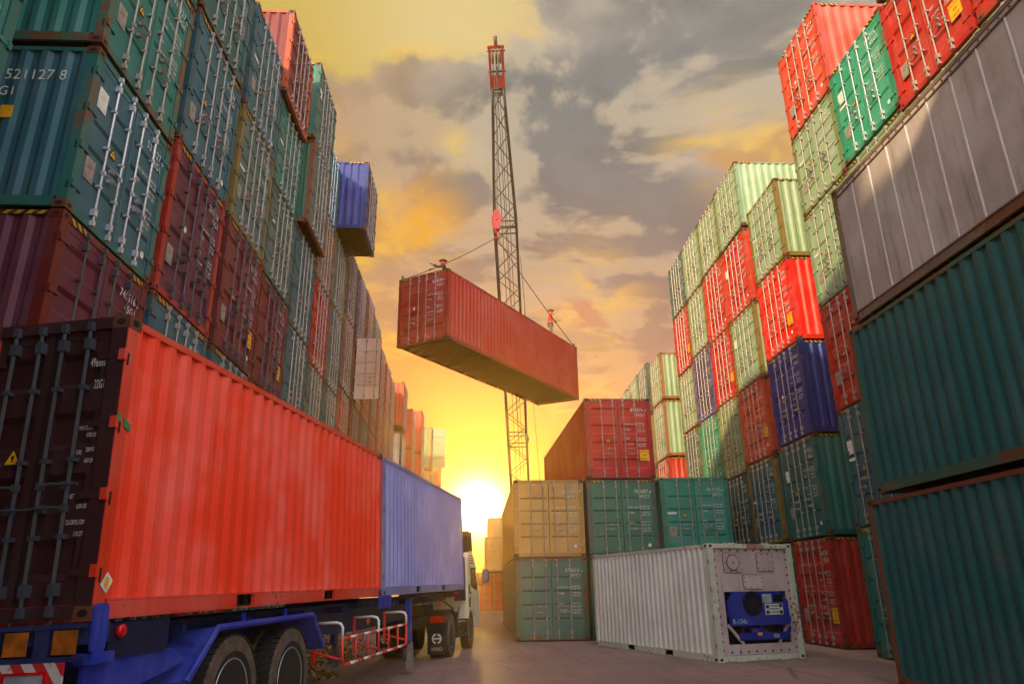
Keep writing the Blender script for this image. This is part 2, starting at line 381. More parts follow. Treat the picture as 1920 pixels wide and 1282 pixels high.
def door_mesh(H, w, side, style):
    mb = MB(); xa = .012; xb = w/2-.16; z0, z1 = .135, H-.115
    a, b = (xa, xb) if side > 0 else (-xb, -xa)
    # border of the leaf
    bw = .075
    mb.box(a, a+bw, .02, .07, z0, z1); mb.box(b-bw, b, .02, .07, z0, z1)
    mb.box(a+bw, b-bw, .022, .07, z0, z0+.10); mb.box(a+bw, b-bw, .022, .07, z1-.09, z1)
    zz = z0+.10; ze = z1-.09; prof = []
    if style == 'flat':
        n = 5; h = (ze-zz)/n; prof.append((zz, .028))
        for k in range(1, n):
            z = zz+k*h; prof += [(z-.05, .028), (z-.045, .062), (z-.02, .062), (z+.03, .028)]
        prof.append((ze, .028))
    elif style == 'band':
        n = 4; h = (ze-zz)/n; prof.append((zz, .028))
        for k in range(n):
            z = zz+(k+.5)*h; prof += [(z-h*.33, .028), (z-h*.22, .075), (z+h*.16, .075), (z+h*.27, .028)]
        prof.append((ze, .028))
    else:
        n = 3; h = (ze-zz)/n; prof.append((zz, .028))
        for k in range(n):
            z = zz+(k+.5)*h; prof += [(z-h*.12, .028), (z-h*.04, .07), (z+h*.1, .07), (z+h*.18, .028)]
        prof.append((ze, .028))
    for (p, q) in zip(prof[:-1], prof[1:]):
        mb.quad([(a+bw, p[1], p[0]), (b-bw, p[1], p[0]), (b-bw, q[1], q[0]), (a+bw, q[1], q[0])])
    mb.quad([(a, .069, z0), (b, .069, z0), (b, .069, z1), (a, .069, z1)])
    # gaskets round the leaf
    g = .012
    mb.box(a-g if side < 0 else a-g+.002, a, .03, .065, z0, z1, 1); mb.box(b, b+g, .03, .065, z0, z1, 1)
    mb.box(a, b, .03, .065, z1, z1+g, 1); mb.box(a, b, .03, .065, z0-g+.002, z0, 1)
    # hinge straps
    for k in range(4):
        z = .38+(H-.76)*k/3; s0, s1 = ((b-.10, b+.10) if side > 0 else (a-.10, a+.10)); mb.box(s0, s1, -.006, .024, z-.028, z+.028)
    me = mb.mesh('door'); return me
def bar_mesh(H, near=True):
    mb = MB(); n = 8; z0, z1 = .03, H-.03
    mb.tube([(0, -.028, z0+.02), (0, -.028, z1-.02)], .0155, n)
    for z in (z0+.015, z1-.105): mb.box(-.024, .024, -.052, .008, z, z+.08)
    for z in (z0+.17, z1-.28): mb.box(-.032, .032, -.050, .022, z, z+.10)
    for k in range(1, 4):
        z = z0+(z1-z0)*k/4; mb.box(-.032, .032, -.046, .024, z-.018, z+.018)
    return mb.mesh('locking_bar')
def handle_mesh(flip):
    mb = MB(); s = flip
    mb.tube([(0, -.05, 0), (s*.12, -.065, .01), (s*.36, -.055, 0)], .011, 6)
    mb.box(*sorted((s*.19, s*.24)), -.05, .02, -.03, .03)
    mb.box(-.022, .022, -.06, -.01, -.03, .03)
    return mb.mesh('handle')
HAND = {1: handle_mesh(1), -1: handle_mesh(-1)}

TXTC = {}
def text_mesh(lines, thick=0.0015):
    """lines: (string, x, z, height, align). Flat letters facing -y, extruded a little."""
    key = tuple(lines)
    if key in TXTC: return TXTC[key]
    mb = MB()
    dg = bpy.context.evaluated_depsgraph_get()
    for (s_, x, z, h, al) in lines:
        cu = bpy.data.curves.new('t', 'FONT'); cu.body = s_; cu.size = h*1.42; cu.align_x = al; cu.resolution_u = 2; cu.space_character = 1.05
        ob = bpy.data.objects.new('t', cu); COL.objects.link(ob); bpy.context.view_layer.update(); dg = bpy.context.evaluated_depsgraph_get()
        me = bpy.data.meshes.new_from_object(ob.evaluated_get(dg))
        i = len(mb.v)
        for v in me.vertices: mb.v.append((x+v.co.x*.86, 0, z+v.co.y))
        for p in me.polygons: mb.f.append(tuple(i+a for a in p.vertices)); mb.m.append(0)
        bpy.data.objects.remove(ob); bpy.data.curves.remove(cu); bpy.data.meshes.remove(me)
    me = mb.mesh('lettering', fix=False); TXTC[key] = me; return me
def door_text(num, chk, code, H, w=CW, words=('MAX GROSS', 'TARE', 'NET', 'CU.CAP'), seed=0, small=True):
    rn = random.Random(seed*7+3); k = w/CW
    xr = (w/2-.20); L = [(num, xr-.07*k, H-.48, .13*min(1, k*1.02), 'RIGHT'), (chk, xr-.035*k, H-.48, .13*min(1, k), 'LEFT') if chk else (code, xr-.37*k, H-.66, .125*min(1, k), 'LEFT')]
    if chk: L.append((code, xr-.37*k, H-.66, .125*min(1, k), 'LEFT'))
    if small:
        z = H-1.02
        vals = (('32500 KG', '71650 LBS'), ('3940 KG', '8690 LBS'), ('28560 KG', '62960 LBS'), ('76.4 CBM', '2700 CFT'))
        if code[0] == '2': vals = (('30480 KG', '67200 LBS'), ('2200 KG', '4850 LBS'), ('28280 KG', '62350 LBS'), ('33.2 CBM', '1170 CFT'))
        for i, wd in enumerate(words):
            gap = .14 if i >= 2 else 0
            L.append((wd, .235*k, z-i*.19-gap+.03, .062*min(1, k), 'LEFT'))
            L.append((vals[i][0], xr-.06*k, z-i*.2-gap+.06, .058*min(1, k), 'RIGHT')); L.append((vals[i][1], xr-.06*k, z-i*.2-gap-.025, .058*min(1, k), 'RIGHT'))
    return text_mesh(L)
def tri_mesh(s=.2):
    mb = MB(); h = s*.88
    mb.quad([(-s/2, 0, 0), (s/2, 0, 0), (0, 0, h)], 0)
    k = .14; mb.quad([(-s/2*(1-2*k), -.002, h*k*.8), (s/2*(1-2*k), -.002, h*k*.8), (0, -.002, h*(1-1.5*k))], 1)
    mb.quad([(-.008, -.004, h*.3), (.012, -.004, h*.3), (.018, -.004, h*.55), (-.016, -.004, h*.5)], 0)
    mb.quad([(-.012, -.004, h*.2), (.012, -.004, h*.2), (.012, -.004, h*.25), (-.012, -.004, h*.25)], 0)
    return mb.mesh('warning_triangle', fix=False)
TRI = tri_mesh()
def quad_mesh(name, w, h):
    mb = MB(); mb.quad([(-w/2, 0, 0), (w/2, 0, 0), (w/2, 0, h), (-w/2, 0, h)]); return mb.mesh(name, fix=False)
PLAC = quad_mesh('placard', .34, .40); PLAT = quad_mesh('worn_plate', .24, .34); OVAL = None
mb = MB(); mb.quad([(.13*math.cos(t*math.pi/8)+(.05 if math.cos(t*math.pi/8) > 0 else -.05), 0, .04*math.sin(t*math.pi/8)) for t in range(16)]); OVAL = mb.mesh('oval_label', fix=False)
mb = MB(); mb.quad([(.06*math.cos(t*math.pi/8), 0, .06*math.sin(t*math.pi/8)) for t in range(16)]); RNDL = mb.mesh('round_label', fix=False)
def hazard_mesh(L, H, w):
    mb = MB(); x = w/2
    for s in (-1, 1):
        a, b = sorted((s*(x-.19), s*(x-.62))); mb.quad([(a, .004, H-.10), (b, .004, H-.10), (b, .004, H-.02), (a, .004, H-.02)])
        mb.quad([(s*(x-.002), .2, H-.08), (s*(x-.002), .75, H-.08), (s*(x-.002), .75, H-.025), (s*(x-.002), .2, H-.025)])
        mb.box(*sorted((s*(x-.2), s*(x-.6))), .03, .3, H-.012, H-.002)
    return mb.mesh('hazard_stripes', fix=False)
CA = {}
def cached(key, fn):
    if key not in CA: CA[key] = fn()
    return CA[key]

NUMS = [('521127', '8'), ('523127', '3'), ('724278', '6'), ('481552', '2'), ('230918', '4'), ('513724', '1'), ('740516', '5'), ('882107', '7')]
CNT = [0]
def container(loc, rotz, paint_c, L=12.19, H=2.9, w=CW, style='flat', frame=None, bars=None, tri=False, placard=False, plate=False, blank=False, oval=False,
              text=None, textmat=None, hazard=None, label='', group=None, name='shipping_container', near=True, scale=None, rot=None, doorc=None, back=False, open_left=None, sidetext=None, nodoor=False, rnd=False, sidestick=False):
    root = empty(name, loc, rot if rot else (0, 0, rotz))
    if scale: root.scale = scale
    tag(root, label, 'container', group)
    CNT[0] += 1; i = CNT[0]
    P_ = MP[paint_c]; F_ = MF[frame] if frame else MF[paint_c]; DP = MP[doorc] if doorc else P_
    kf = (round(L, 2), round(H, 2), round(w, 2))
    fr = add('frame', cached(('frame',)+kf, lambda: frame_mesh(*kf)), [F_, M_dark], root)
    cm = M_cast if i % 3 else F_
    cs = [(-1, 0, 0), (1, 0, 0), (-1, 0, 1), (1, 0, 1)]
    if near: cs += [(-1, 1, 0), (1, 1, 0), (-1, 1, 1), (1, 1, 1)]
    for (sx, yy, zz) in cs:
        c = add('corner_casting', CAST, [cm, M_dark], fr, (sx*w/2, L if yy else 0, H if zz else 0))
        c.scale = (-sx, -1 if yy else 1, -1 if zz else 1)
    for sx in (-1, 1): add('side_panel', cached(('side', sx)+kf, lambda: side_mesh(*kf, sx)), P_, root)
    add('roof_panel', cached(('roof',)+kf, lambda: roof_mesh(*kf)), P_, root)
    add('floor', cached(('floor',)+kf, lambda: floor_mesh(*kf)), M_under, root)
    add('end_panel', cached(('end',)+kf, lambda: end_mesh(*kf)), P_, root)
    bm_ = bars or M_galv
    if not nodoor:
        for side in (-1, 1):
            d = add('door', cached(('door', side, style)+kf, lambda: door_mesh(kf[1], kf[2], side, style)), [DP, M_gasket], root)
            k = w/CW
            xs = (side*.19*k, side*.62*k)
            for j, x in enumerate(xs):
                add('locking_bar', cached(('bar', kf[1]), lambda: bar_mesh(kf[1])), bm_, d, (x, 0, 0))
            add('handle', HAND[side], bm_, d, (xs[0], 0, 1.02+.03*(i % 3)))
            add('handle', HAND[-side], bm_, d, (xs[1], 0, .86+.03*(i % 2)))
            if side < 0:
                if open_left is not None:
                    # swing about the hinge line
                    hx = -w/2+.1
                    T = Matrix.Translation((hx, 0, 0)) @ Matrix.Rotation(open_left, 4, 'Z') @ Matrix.Translation((-hx, 0, 0))
                    d.matrix_local = T
                if tri: add('warning_triangle', TRI, [M_tri, M_yel], d, (-.40*k, .017, 1.28))
                if plate: add('worn_plate', PLAT, M_label, d, (-.86*k, .017, .62))
                if blank: add('white_label', PLAT, M_blank, d, (-.88*k, .016, 1.75))
                if oval: add('oval_label', OVAL, M_white, d, (-.86*k, .017, 1.42+.1*(i % 3)))
                if rnd: add('round_label', RNDL, M_white, d, (-.42*k, .017, 1.5))
            else:
                tx = text if text else (*NUMS[i % len(NUMS)], '45G1' if H > 2.7 else '42G1')
                add('lettering', cached(('txt', tx)+kf, lambda: door_text(tx[0], tx[1], tx[2], kf[1], kf[2], seed=i)), textmat or M_white, d, (0, .017, 0))
                if placard:
                    p = add('placard', PLAC, M_yel, d, (.88*k, .016, .62))
                    add('placard_lettering', cached('plt', lambda: text_mesh([('CAUTION', 0, .30, .055, 'CENTER'), ('9.6', 0, .17, .07, 'CENTER'), ('HIGH', 0, .05, .06, 'CENTER')])), M_black, d, (.88*k, .013, .62))
                if i % 2 and w > 2: add('round_label', RNDL, M_white, d, (.88*k, .017, .36))
    if hazard or (hazard is None and H > 2.7):
        add('hazard_stripes', cached(('haz',)+kf, lambda: hazard_mesh(*kf)), M_haz, root)
    if sidetext:
        add('side_lettering', sidetext[0], M_white, root, sidetext[1], sidetext[2])
    if sidestick:
        mb = MB(); xx = -w/2+.003
        for (y0, y1, z0, z1) in ((.95, 1.12, 1.36, 1.56), (2.0, 2.2, 1.36, 1.56)): mb.quad([(xx, y1, z0), (xx, y0, z0), (xx, y0, z1), (xx, y1, z1)])
        add('side_sticker', mb.mesh('side_sticker', fix=False), M_yel, root)
    return root

ORD = ['bottom', 'second', 'third', 'fourth', 'fifth', 'sixth', 'seventh', 'eighth', 'ninth', 'tenth', 'eleventh', 'twelfth', 'thirteenth', 'fourteenth', 'fifteenth', 'sixteenth', 'seventeenth', 'eighteenth', 'nineteenth', 'twentieth']
COLW = ['nearest', 'second-nearest', 'third-nearest', 'fourth-nearest', 'fifth-nearest', 'sixth-nearest', 'seventh-nearest', 'eighth-nearest', 'ninth-nearest', 'tenth-nearest', 'eleventh-nearest', 'twelfth-nearest', 'thirteenth-nearest', 'fourteenth-nearest', 'fifteenth-nearest', 'sixteenth-nearest', 'seventeenth-nearest', 'eighteenth-nearest', 'nineteenth-nearest', 'twentieth-nearest']

def wall_cell(side, X, y0, z0, z1, colr, row, col, where, group, y1=None, **kw):
    """one container of a wall, doors on the aisle. side -1: left wall (doors face +x), +1: right wall."""
    w = 2.44; y1 = y1 if y1 else y0+w
    H = 2.9 if (z1-z0) > 2.72 else 2.59
    sc = ((y1-y0)/w, 1, (z1-z0-.012)/H)
    lab = kw.pop('label', None)
    if not lab:
        extra = kw.get('note', '')
        lab = '%s container%s, %s, %s column of the %s' % (colr, extra, ORD[row-1]+' up' if row > 1 else 'lowest', COLW[col-1], where)
    kw.pop('note', None)
    kw.setdefault('style', 'band' if any(k in colr for k in ('red', 'maroon', 'purple', 'blue', 'scarlet', 'orange')) and 'teal' not in colr else 'flat')
    return container((X, (y0+y1)/2, z0), R(90) if side < 0 else R(-90), colr, H=H, scale=sc, label=lab, group=group, near=kw.pop('near', False), **kw)

# ------------------------------------------------------------------ ground
def ground_mat(name, a, b, c, sc=1.0, rough=.85, bump=.35):
    m = bpy.data.materials.new(name); m.use_nodes = True; N = NT(m.node_tree); N.n.clear()
    t = N.node('ShaderNodeTexCoord'); V = t.outputs['Object']
    n1 = N.noise(V, .22*sc, 6, .6, .4); n2 = N.noise(V, 2.2*sc, 7, .65); n3 = N.noise(V, 28*sc, 5, .7)
    n4 = N.noise(N.vmath('MULTIPLY', V, (2.2, .22, 1)), 1.1, 6, .6)
    col = N.mix(N.ramp(n1, .35, .65), lin(a), lin(b)); col = N.mix(N.math('MULTIPLY', N.ramp(n4, .48, .7), .6), col, lin(c))
    col = N.mix(N.math('MULTIPLY', N.ramp(n2, .5, .75), .35), col, tuple(x*1.5 for x in lin(b)))
    col = N.mix(N.math('MULTIPLY', N.ramp(n3, .45, .75), .4), col, tuple(x*.6 for x in lin(a)))
    vo = N.node('ShaderNodeTexVoronoi', feature='DISTANCE_TO_EDGE'); N.put(vo.inputs['Vector'], N.vmath('ADD', V, N.vmath('MULTIPLY', N.node('ShaderNodeTexNoise').outputs[1], (0, 0, 0)))); vo.inputs['Scale'].default_value = .33
    wz = N.math('ADD', vo.outputs['Distance'], N.math('MULTIPLY', N.math('SUBTRACT', n2, .5), .05))
    col = N.mix(N.math('MULTIPLY', N.math('MULTIPLY', N.ramp(wz, .009, .002), N.ramp(n1, .42, .56)), .6), col, tuple(x*.35 for x in lin(a)))
    n5 = N.noise(V, .7, 4, .5); col = N.mix(N.math('MULTIPLY', N.ramp(n5, .62, .7), .45), col, tuple(x*.45 for x in lin(a)))
    pr = N.node('ShaderNodeBsdfPrincipled'); N.put(pr.inputs['Base Color'], col)
    N.put(pr.inputs['Roughness'], N.ramp(n2, .2, .8, rough-.15, rough+.1))
    bp = N.node('ShaderNodeBump'); bp.inputs['Strength'].default_value = bump; bp.inputs['Distance'].default_value = .02
    N.put(bp.inputs['Height'], N.math('ADD', N.math('MULTIPLY', n3, .5), n2)); N.l.new(bp.outputs[0], pr.inputs['Normal'])
    o = N.node('ShaderNodeOutputMaterial'); N.l.new(pr.outputs[0], o.inputs[0]); return m
M_ground = ground_mat('dusty_yard', (122, 98, 98), (144, 116, 112), (100, 80, 84))
mb = MB(); mb.quad([(-900, -900, 0), (900, -900, 0), (900, 1500, 0), (-900, 1500, 0)])
tag(add('ground', mb.mesh('ground'), M_ground), kind='structure')
mb = MB(); mb.box(-22, -4.6, -30, 110, -.3, .52)
M_slab = ground_mat('concrete_slab', (120, 112, 104), (140, 130, 118), (90, 84, 78))
tag(add('pavement', mb.mesh('pavement'), M_slab), kind='structure')

# ------------------------------------------------------------------ left wall
GL = 'containers stacked in the left wall'; LW = 'left wall'
LX = -5.25
def col_left(ci, y0, cells, X=LX, y1=None):
    for (row, z0, z1, c, kw) in cells:
        kw = dict(kw); x = kw.pop('X', X); a = kw.pop('y0', y0); b = kw.pop('y1', y1)
        wall_cell(-1, x, a, z0, z1, c, row, ci, LW, GL, y1=b, **kw)
n_ = {}
col_left(1, 4.2, [(3, 6.35, 9.2, 'teal', {}), (4, 9.22, 11.8, 'dark teal', {}), (5, 11.85, 14.7, 'teal', {}), (6, 14.75, 17.6, 'dark teal', {})])
col_left(2, 8.15, [(1, .55, 3.4, 'brick red', {}), (2, 3.42, 6.27, 'purple', {'frame': 'dark red', 'hazard': True, 'near': True, 'bars': M_darkbar, 'label': 'purple container with dark red corner post just above the truck, below chrome-barred teal one'}),
    (3, 6.29, 8.83, 'teal blue', {'style': 'flat', 'tri': True, 'blank': True, 'plate': True, 'bars': M_chrome, 'frame': 'teal', 'near': True, 'text': ('523127', '8', '22G1'), 'sidetext': (text_mesh([('521127 8', 0, 0, .17, 'RIGHT'), ('45G1', -.62, -.27, .15, 'RIGHT')]), (-CW/2+.004, .36, 2.0), (0, 0, R(-90))), 'sidestick': True, 'label': 'teal container with shiny chrome locking bars and 521127 8 on its corrugated side'}),
    (4, 8.9, 11.8, 'teal', {'tri': True, 'plate': True, 'near': True, 'frame': 'rusty green', 'note': ' with rusty corner'}), (5, 11.85, 14.7, 'dark teal', {})])
col_left(3, 10.78, [(1, .55, 3.4, 'teal', {}), (2, 3.42, 6.3, 'teal blue', {'bars': M_galv}),
    (3, 6.32, 9.2, 'purple', {'frame': 'brick red', 'plate': True, 'rnd': True, 'near': True, 'bars': M_darkbar, 'label': 'purple container with red post, first of the three purplish ones in a row', 'text': ('230918', '', '45G1')}),
    (4, 9.22, 12.12, 'teal blue', {'tri': True, 'plate': True, 'near': True}), (5, 12.2, 15.1, 'grey teal', {'near': True, 'doorc': 'dark teal', 'note': ' with rust marks'})])
col_left(4, 13.5, [(1, .55, 3.4, 'brick red', {}), (2, 3.42, 6.3, 'teal blue', {}),
    (3, 6.32, 9.2, 'maroon', {'tri': True, 'placard': True, 'plate': True, 'near': True, 'bars': M_darkbar, 'label': 'maroon container with yellow placard, middle of the three purplish ones in a row'}),
    (4, 9.22, 12.05, 'teal', {'oval': True, 'plate': True, 'near': True, 'frame': 'mustard', 'doorc': 'grey teal', 'note': ' with mustard post'}), (5, 12.07, 15.0, 'teal blue', {'oval': True, 'near': True, 'plate': True})])
col_left(5, 16.03, [(1, .55, 3.4, 'teal', {}), (2, 3.42, 6.3, 'brick red', {}),
    (3, 6.32, 9.05, 'maroon', {'tri': True, 'placard': True, 'near': True, 'bars': M_darkbar, 'frame': 'dark red', 'label': 'maroon container with yellow placard, last of the three purplish ones in a row'}),
    (4, 9.1, 11.65, 'grey teal', {'oval': True, 'near': True}), (5, 11.68, 14.2, 'teal', {'oval': True, 'near': True}),
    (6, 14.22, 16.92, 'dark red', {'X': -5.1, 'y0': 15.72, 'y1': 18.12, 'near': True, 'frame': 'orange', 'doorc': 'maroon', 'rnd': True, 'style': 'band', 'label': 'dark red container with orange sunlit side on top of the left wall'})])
col_left(6, 18.62, [(1, .55, 3.2, 'teal', {}), (2, 3.22, 5.9, 'pink grey', {}), (3, 5.92, 8.72, 'teal blue', {}), (4, 8.75, 11.8, 'teal blue', {'tri': True, 'bars': M_galv}),
    (5, 11.85, 14.68, 'rusty green', {'X': -4.96, 'y0': 18.55, 'y1': 20.95, 'frame': 'rust', 'near': True, 'style': 'flat', 'doorc': 'grey teal', 'label': 'green container with rusty brown post jutting out below the pale-cornered green one'}),
    (6, 14.7, 17.5, 'green', {'X': -4.97, 'y0': 18.45, 'y1': 21.0, 'near': True, 'doorc': 'grey teal', 'blank': True, 'label': 'green container with pale top corner standing next to the dark red topmost one'})])
col_left(7, 21.15, [(1, .55, 2.9, 'grey teal', {}), (2, 2.92, 5.55, 'pink grey', {}), (3, 5.57, 8.42, 'grey teal', {}), (4, 8.45, 11.35, 'scarlet', {'style': 'band', 'note': ' in full red doors'}), (5, 11.37, 14.08, 'pink grey', {}),
    (6, 14.1, 16.8, 'teal', {'near': True, 'bars': M_chrome})])
col_left(8, 23.65, [(1, .55, 2.9, 'grey teal', {}), (2, 2.92, 5.6, 'pink grey', {}), (3, 5.62, 8.45, 'grey teal', {}), (4, 8.48, 11.45, 'grey teal', {'note': ' beside the red one', 'bars': M_galv}), (5, 11.5, 14.3, 'pale green', {'frame': 'mustard', 'doorc': 'grey teal'}),
    (6, 14.4, 17.3, 'blue', {'X': -4.2, 'near': True, 'style': 'band', 'doorc': 'dark violet', 'label': 'blue container jutting far out of the left wall with its underside showing'})])
col_left(9, 26.2, [(1, .55, 3.4, 'brown', {}), (2, 3.42, 6.2, 'brick red', {}), (3, 6.22, 9.05, 'brick red', {}), (4, 9.1, 12.08, 'pink grey', {'note': ' above a brick red one'}), (5, 12.12, 15.1, 'dark violet', {})])
col_left(10, 28.9, [(1, .55, 3.4, 'dark violet', {}), (2, 3.42, 6.2, 'brown', {}), (3, 6.22, 9.05, 'brown', {}),
    (4, 9.1, 12.08, 'pink grey', {'open_left': R(-92), 'near': True, 'style': 'flat', 'doorc': 'pale pink', 'label': 'pinkish grey container with one door swung wide open over the aisle'}), (5, 12.12, 15.15, 'violet', {})])
col_left(11, 31.45, [(1, .55, 3.4, 'brown', {}), (2, 3.42, 6.2, 'brick red', {}), (3, 6.22, 9.05, 'grey teal', {}), (4, 9.1, 12.1, 'brick red', {}), (5, 12.12, 15.3, 'maroon', {})])
col_left(12, 34.0, [(2, 3.42, 6.2, 'brown', {}), (3, 6.22, 9.05, 'brick red', {}), (4, 9.1, 12.1, 'brown', {}), (5, 12.12, 15.0, 'grey teal', {})])
col_left(13, 36.6, [(2, 3.0, 5.8, 'pink grey', {}), (3, 5.8, 8.6, 'brown', {}), (4, 8.6, 11.4, 'brick red', {}), (5, 11.42, 14.3, 'brick red', {})])
col_left(14, 39.2, [(2, 3.0, 5.8, 'brick red', {}), (3, 5.8, 8.6, 'tan', {}), (4, 8.6, 11.4, 'tan', {}), (5, 11.42, 14.2, 'red', {'style': 'band'})])
col_left(15, 41.8, [(2, 3.0, 5.8, 'brown', {}), (3, 5.8, 8.6, 'brick red', {}), (4, 8.6, 11.3, 'tan', {}), (5, 11.32, 14.0, 'tan', {})])
col_left(16, 44.6, [(2, 2.6, 5.2, 'brown', {}), (3, 5.2, 8.0, 'brick red', {}), (4, 8.02, 11.2, 'cream white', {'frame': 'pink grey'}), (5, 11.6, 14.5, 'orange', {'note': ' above a white one'})], X=-4.75)  # from here back, orange and tan paint stands in for warm glow
col_left(17, 48.6, [(2, 2.6, 5.2, 'orange', {}), (3, 5.2, 8.0, 'orange red', {}), (4, 8.02, 10.9, 'orange', {}), (5, 10.92, 13.7, 'orange red', {})], X=-4.5)
col_left(18, 52.0, [(2, 2.6, 5.2, 'orange', {}), (3, 5.2, 8.0, 'tan', {}), (4, 8.02, 11.2, 'orange', {}), (5, 11.22, 14.4, 'orange red', {'note': ' with sunlit side'})], X=-4.1)
col_left(19, 55.4, [(2, 2.4, 5.2, 'orange', {}), (3, 5.2, 8.0, 'orange', {}), (4, 8.02, 10.9, 'orange red', {})], X=-4.3)
col_left(20, 58.6, [(2, 2.4, 5.2, 'orange', {}), (3, 5.2, 8.0, 'orange', {}), (4, 8.02, 11.0, 'ochre', {}), (5, 11.05, 14.6, 'olive green', {'frame': 'orange rust', 'open_left': R(-90), 'near': True, 'doorc': 'pale green', 'label': 'far olive green container with a pale door standing open against the sky'})], X=-3.75)

# far end of the left wall: more stacks, warm glow painted into their orange and ochre
k = 0
for (X, Y, zs, cs) in ((-3.4, 66, (2.6, 5.2, 7.8, 10.6, 13.2), ('orange', 'ochre', 'orange', 'orange')), (-2.9, 78, (2.6, 5.2, 7.8, 10.4), ('ochre', 'orange', 'ochre')), (-2.2, 92, (0, 2.6, 5.2, 7.8, 10.4, 13.2), ('ochre', 'tan', 'ochre', 'tan', 'cream white'))):
    for j in range(len(cs)):
        wall_cell(-1, X, Y, zs[j], zs[j+1], cs[j], j+1, 1, '', 'distant stacks at the end of the left wall', label='far %s container, %s in the %s distant stack beyond the open-doored one' % (cs[j], ORD[j], ('first', 'second', 'last')[k]))
    k += 1

# unseen wall added behind the camera to cast shadows: simple whole containers
def whole_mesh(L=12.19, H=2.86, w=2.42):
    mb = MB(); n = 44
    for sx in (-1, 1):
        for k in range(n):
            b = k*L/n; p = L/n; q = [(w/2, b), (w/2, b+p*.26), (w/2-.036, b+p*.5), (w/2-.036, b+p*.76), (w/2, b+p)]
            for a, c in zip(q[:-1], q[1:]): mb.quad([(sx*a[0], a[1], 0), (sx*c[0], c[1], 0), (sx*c[0], c[1], H), (sx*a[0], a[1], H)])
    mb.quad([(-w/2, 0, H), (w/2, 0, H), (w/2, L, H), (-w/2, L, H)]); mb.quad([(-w/2, 0, 0), (w/2, 0, 0), (w/2, L, 0), (-w/2, L, 0)])
    mb.quad([(-w/2, 0, 0), (w/2, 0, 0), (w/2, 0, H), (-w/2, 0, H)]); mb.quad([(-w/2, L, 0), (w/2, L, 0), (w/2, L, H), (-w/2, L, H)])
    return mb.mesh('whole_container')
WH = whole_mesh()
for q in range(10):
    y = 2.95-2.47*q; top = 19.2 if y > -3.5 else (19.7 if y > -5 else 16.6); nr = 7 if top > 19.5 else 6; hh = (top-.55)/nr
    for r_ in range(nr):
        c_ = ('dark teal', 'brick red', 'teal', 'maroon', 'grey teal', 'dark teal', 'teal')[(q*3+r_*2) % 7]
        o = add('shipping_container', WH, MP[c_], None, (LX, y, .55+hh*r_), (0, 0, R(90))); o.scale = (1, 1, hh/2.88)
        tag(o, '%s shadow-casting container added behind the camera, %s in its column, %s column back' % (c_, ORD[r_], ORD[q] if q else 'first'), 'container', 'shadow-casting containers behind the camera')
for r_ in range(5):  # unseen short stack added to keep light off the truck doors
    o = add('shipping_container', WH, MP[('brick red', 'dark teal', 'maroon', 'teal', 'brick red')[r_]], None, (-5.1, -4.2, .02+2.9*r_), (0, 0, R(-90))); o.scale = (1, .5, 1)
    tag(o, 'short shadow-casting container added across the lane behind the camera, %s one' % ORD[r_], 'container', 'shadow-casting containers behind the camera')

# ------------------------------------------------------------------ right wall
GR = 'containers stacked in the right wall'
def col_right(where, ci, X, y0, cells, y1=None, grp=GR):
    for (row, z0, z1, c, kw) in cells:
        kw = dict(kw); a = kw.pop('y0', y0); b = kw.pop('y1', y1); x = kw.pop('X', X)
        wall_cell(1, x, a, z0, z1, c, row, ci, where, grp, y1=b, **kw)
RX = 9.75; RW = 'tall right block'
col_right(RW, 1, RX, 19.75, [(1, .02, 2.9, 'brick red', {'tri': True, 'placard': True, 'plate': True, 'near': True, 'label': 'brick red container on the ground behind the white refrigerated one', 'text': ('724278', '', '45G1')}),
    (2, 2.93, 5.8, 'teal', {'tri': True, 'near': True, 'blank': True, 'plate': True, 'doorc': 'sea green', 'label': 'teal container between the dark blue and the brick red one'}),
    (3, 5.83, 8.68, 'blue', {'tri': True, 'rnd': True, 'near': True, 'style': 'wide', 'label': 'dark blue container with white lettering below the glowing red one'}),
    (4, 8.7, 11.48, 'bright red', {'tri': True, 'placard': True, 'near': True, 'style': 'band', 'label': 'bright glowing red container between a dark blue and a pale green one'}),
    (5, 11.5, 14.35, 'pale green', {'frame': 'mustard', 'tri': True, 'oval': True, 'plate': True, 'near': True, 'label': 'pale green container with mustard corner post on top of the bright red one'})], y1=22.2)
col_right(RW, 2, RX, 22.68, [(1, .02, 2.9, 'teal', {}), (2, 2.93, 5.7, 'teal blue', {'oval': True, 'plate': True, 'near': True, 'frame': 'mustard'}),
    (3, 5.73, 8.4, 'orange red', {'tri': True, 'placard': True, 'near': True, 'style': 'band'}),
    (4, 8.42, 11.15, 'pale green', {'plate': True, 'blank': True, 'near': True, 'frame': 'mustard'}),
    (5, 11.17, 14.1, 'red', {'near': True, 'blank': True, 'style': 'band', 'frame': 'orange red'}),
    (6, 14.2, 16.95, 'pale green', {'near': True, 'tri': True, 'label': 'pale green container standing highest and nearest on the tall block right of centre'})], y1=25.1)
col_right(RW, 3, RX, 25.13, [(1, .02, 2.9, 'teal', {}), (2, 2.93, 5.5, 'sea green', {}), (3, 5.53, 8.42, 'olive green', {'tri': True}), (4, 8.42, 11.15, 'red', {'style': 'band', 'blank': False, 'placard': True}),
    (5, 11.17, 14.15, 'red', {'style': 'band', 'tri': True, 'doorc': 'red', 'frame': 'orange red'}), (6, 14.2, 16.85, 'pale green', {'frame': 'mustard'})], y1=27.55)
col_right(RW, 4, RX, 27.58, [(1, .02, 2.9, 'teal', {}), (2, 2.93, 5.5, 'sea green', {}), (3, 5.53, 8.35, 'bright green', {'tri': True}), (4, 8.37, 11.3, 'lilac', {'style': 'flat', 'doorc': 'violet', 'note': ' with peeling white'}), (5, 11.32, 14.1, 'pale green', {'frame': 'mustard'}), (6, 14.15, 16.85, 'pale green', {'tri': True})], y1=30.0)
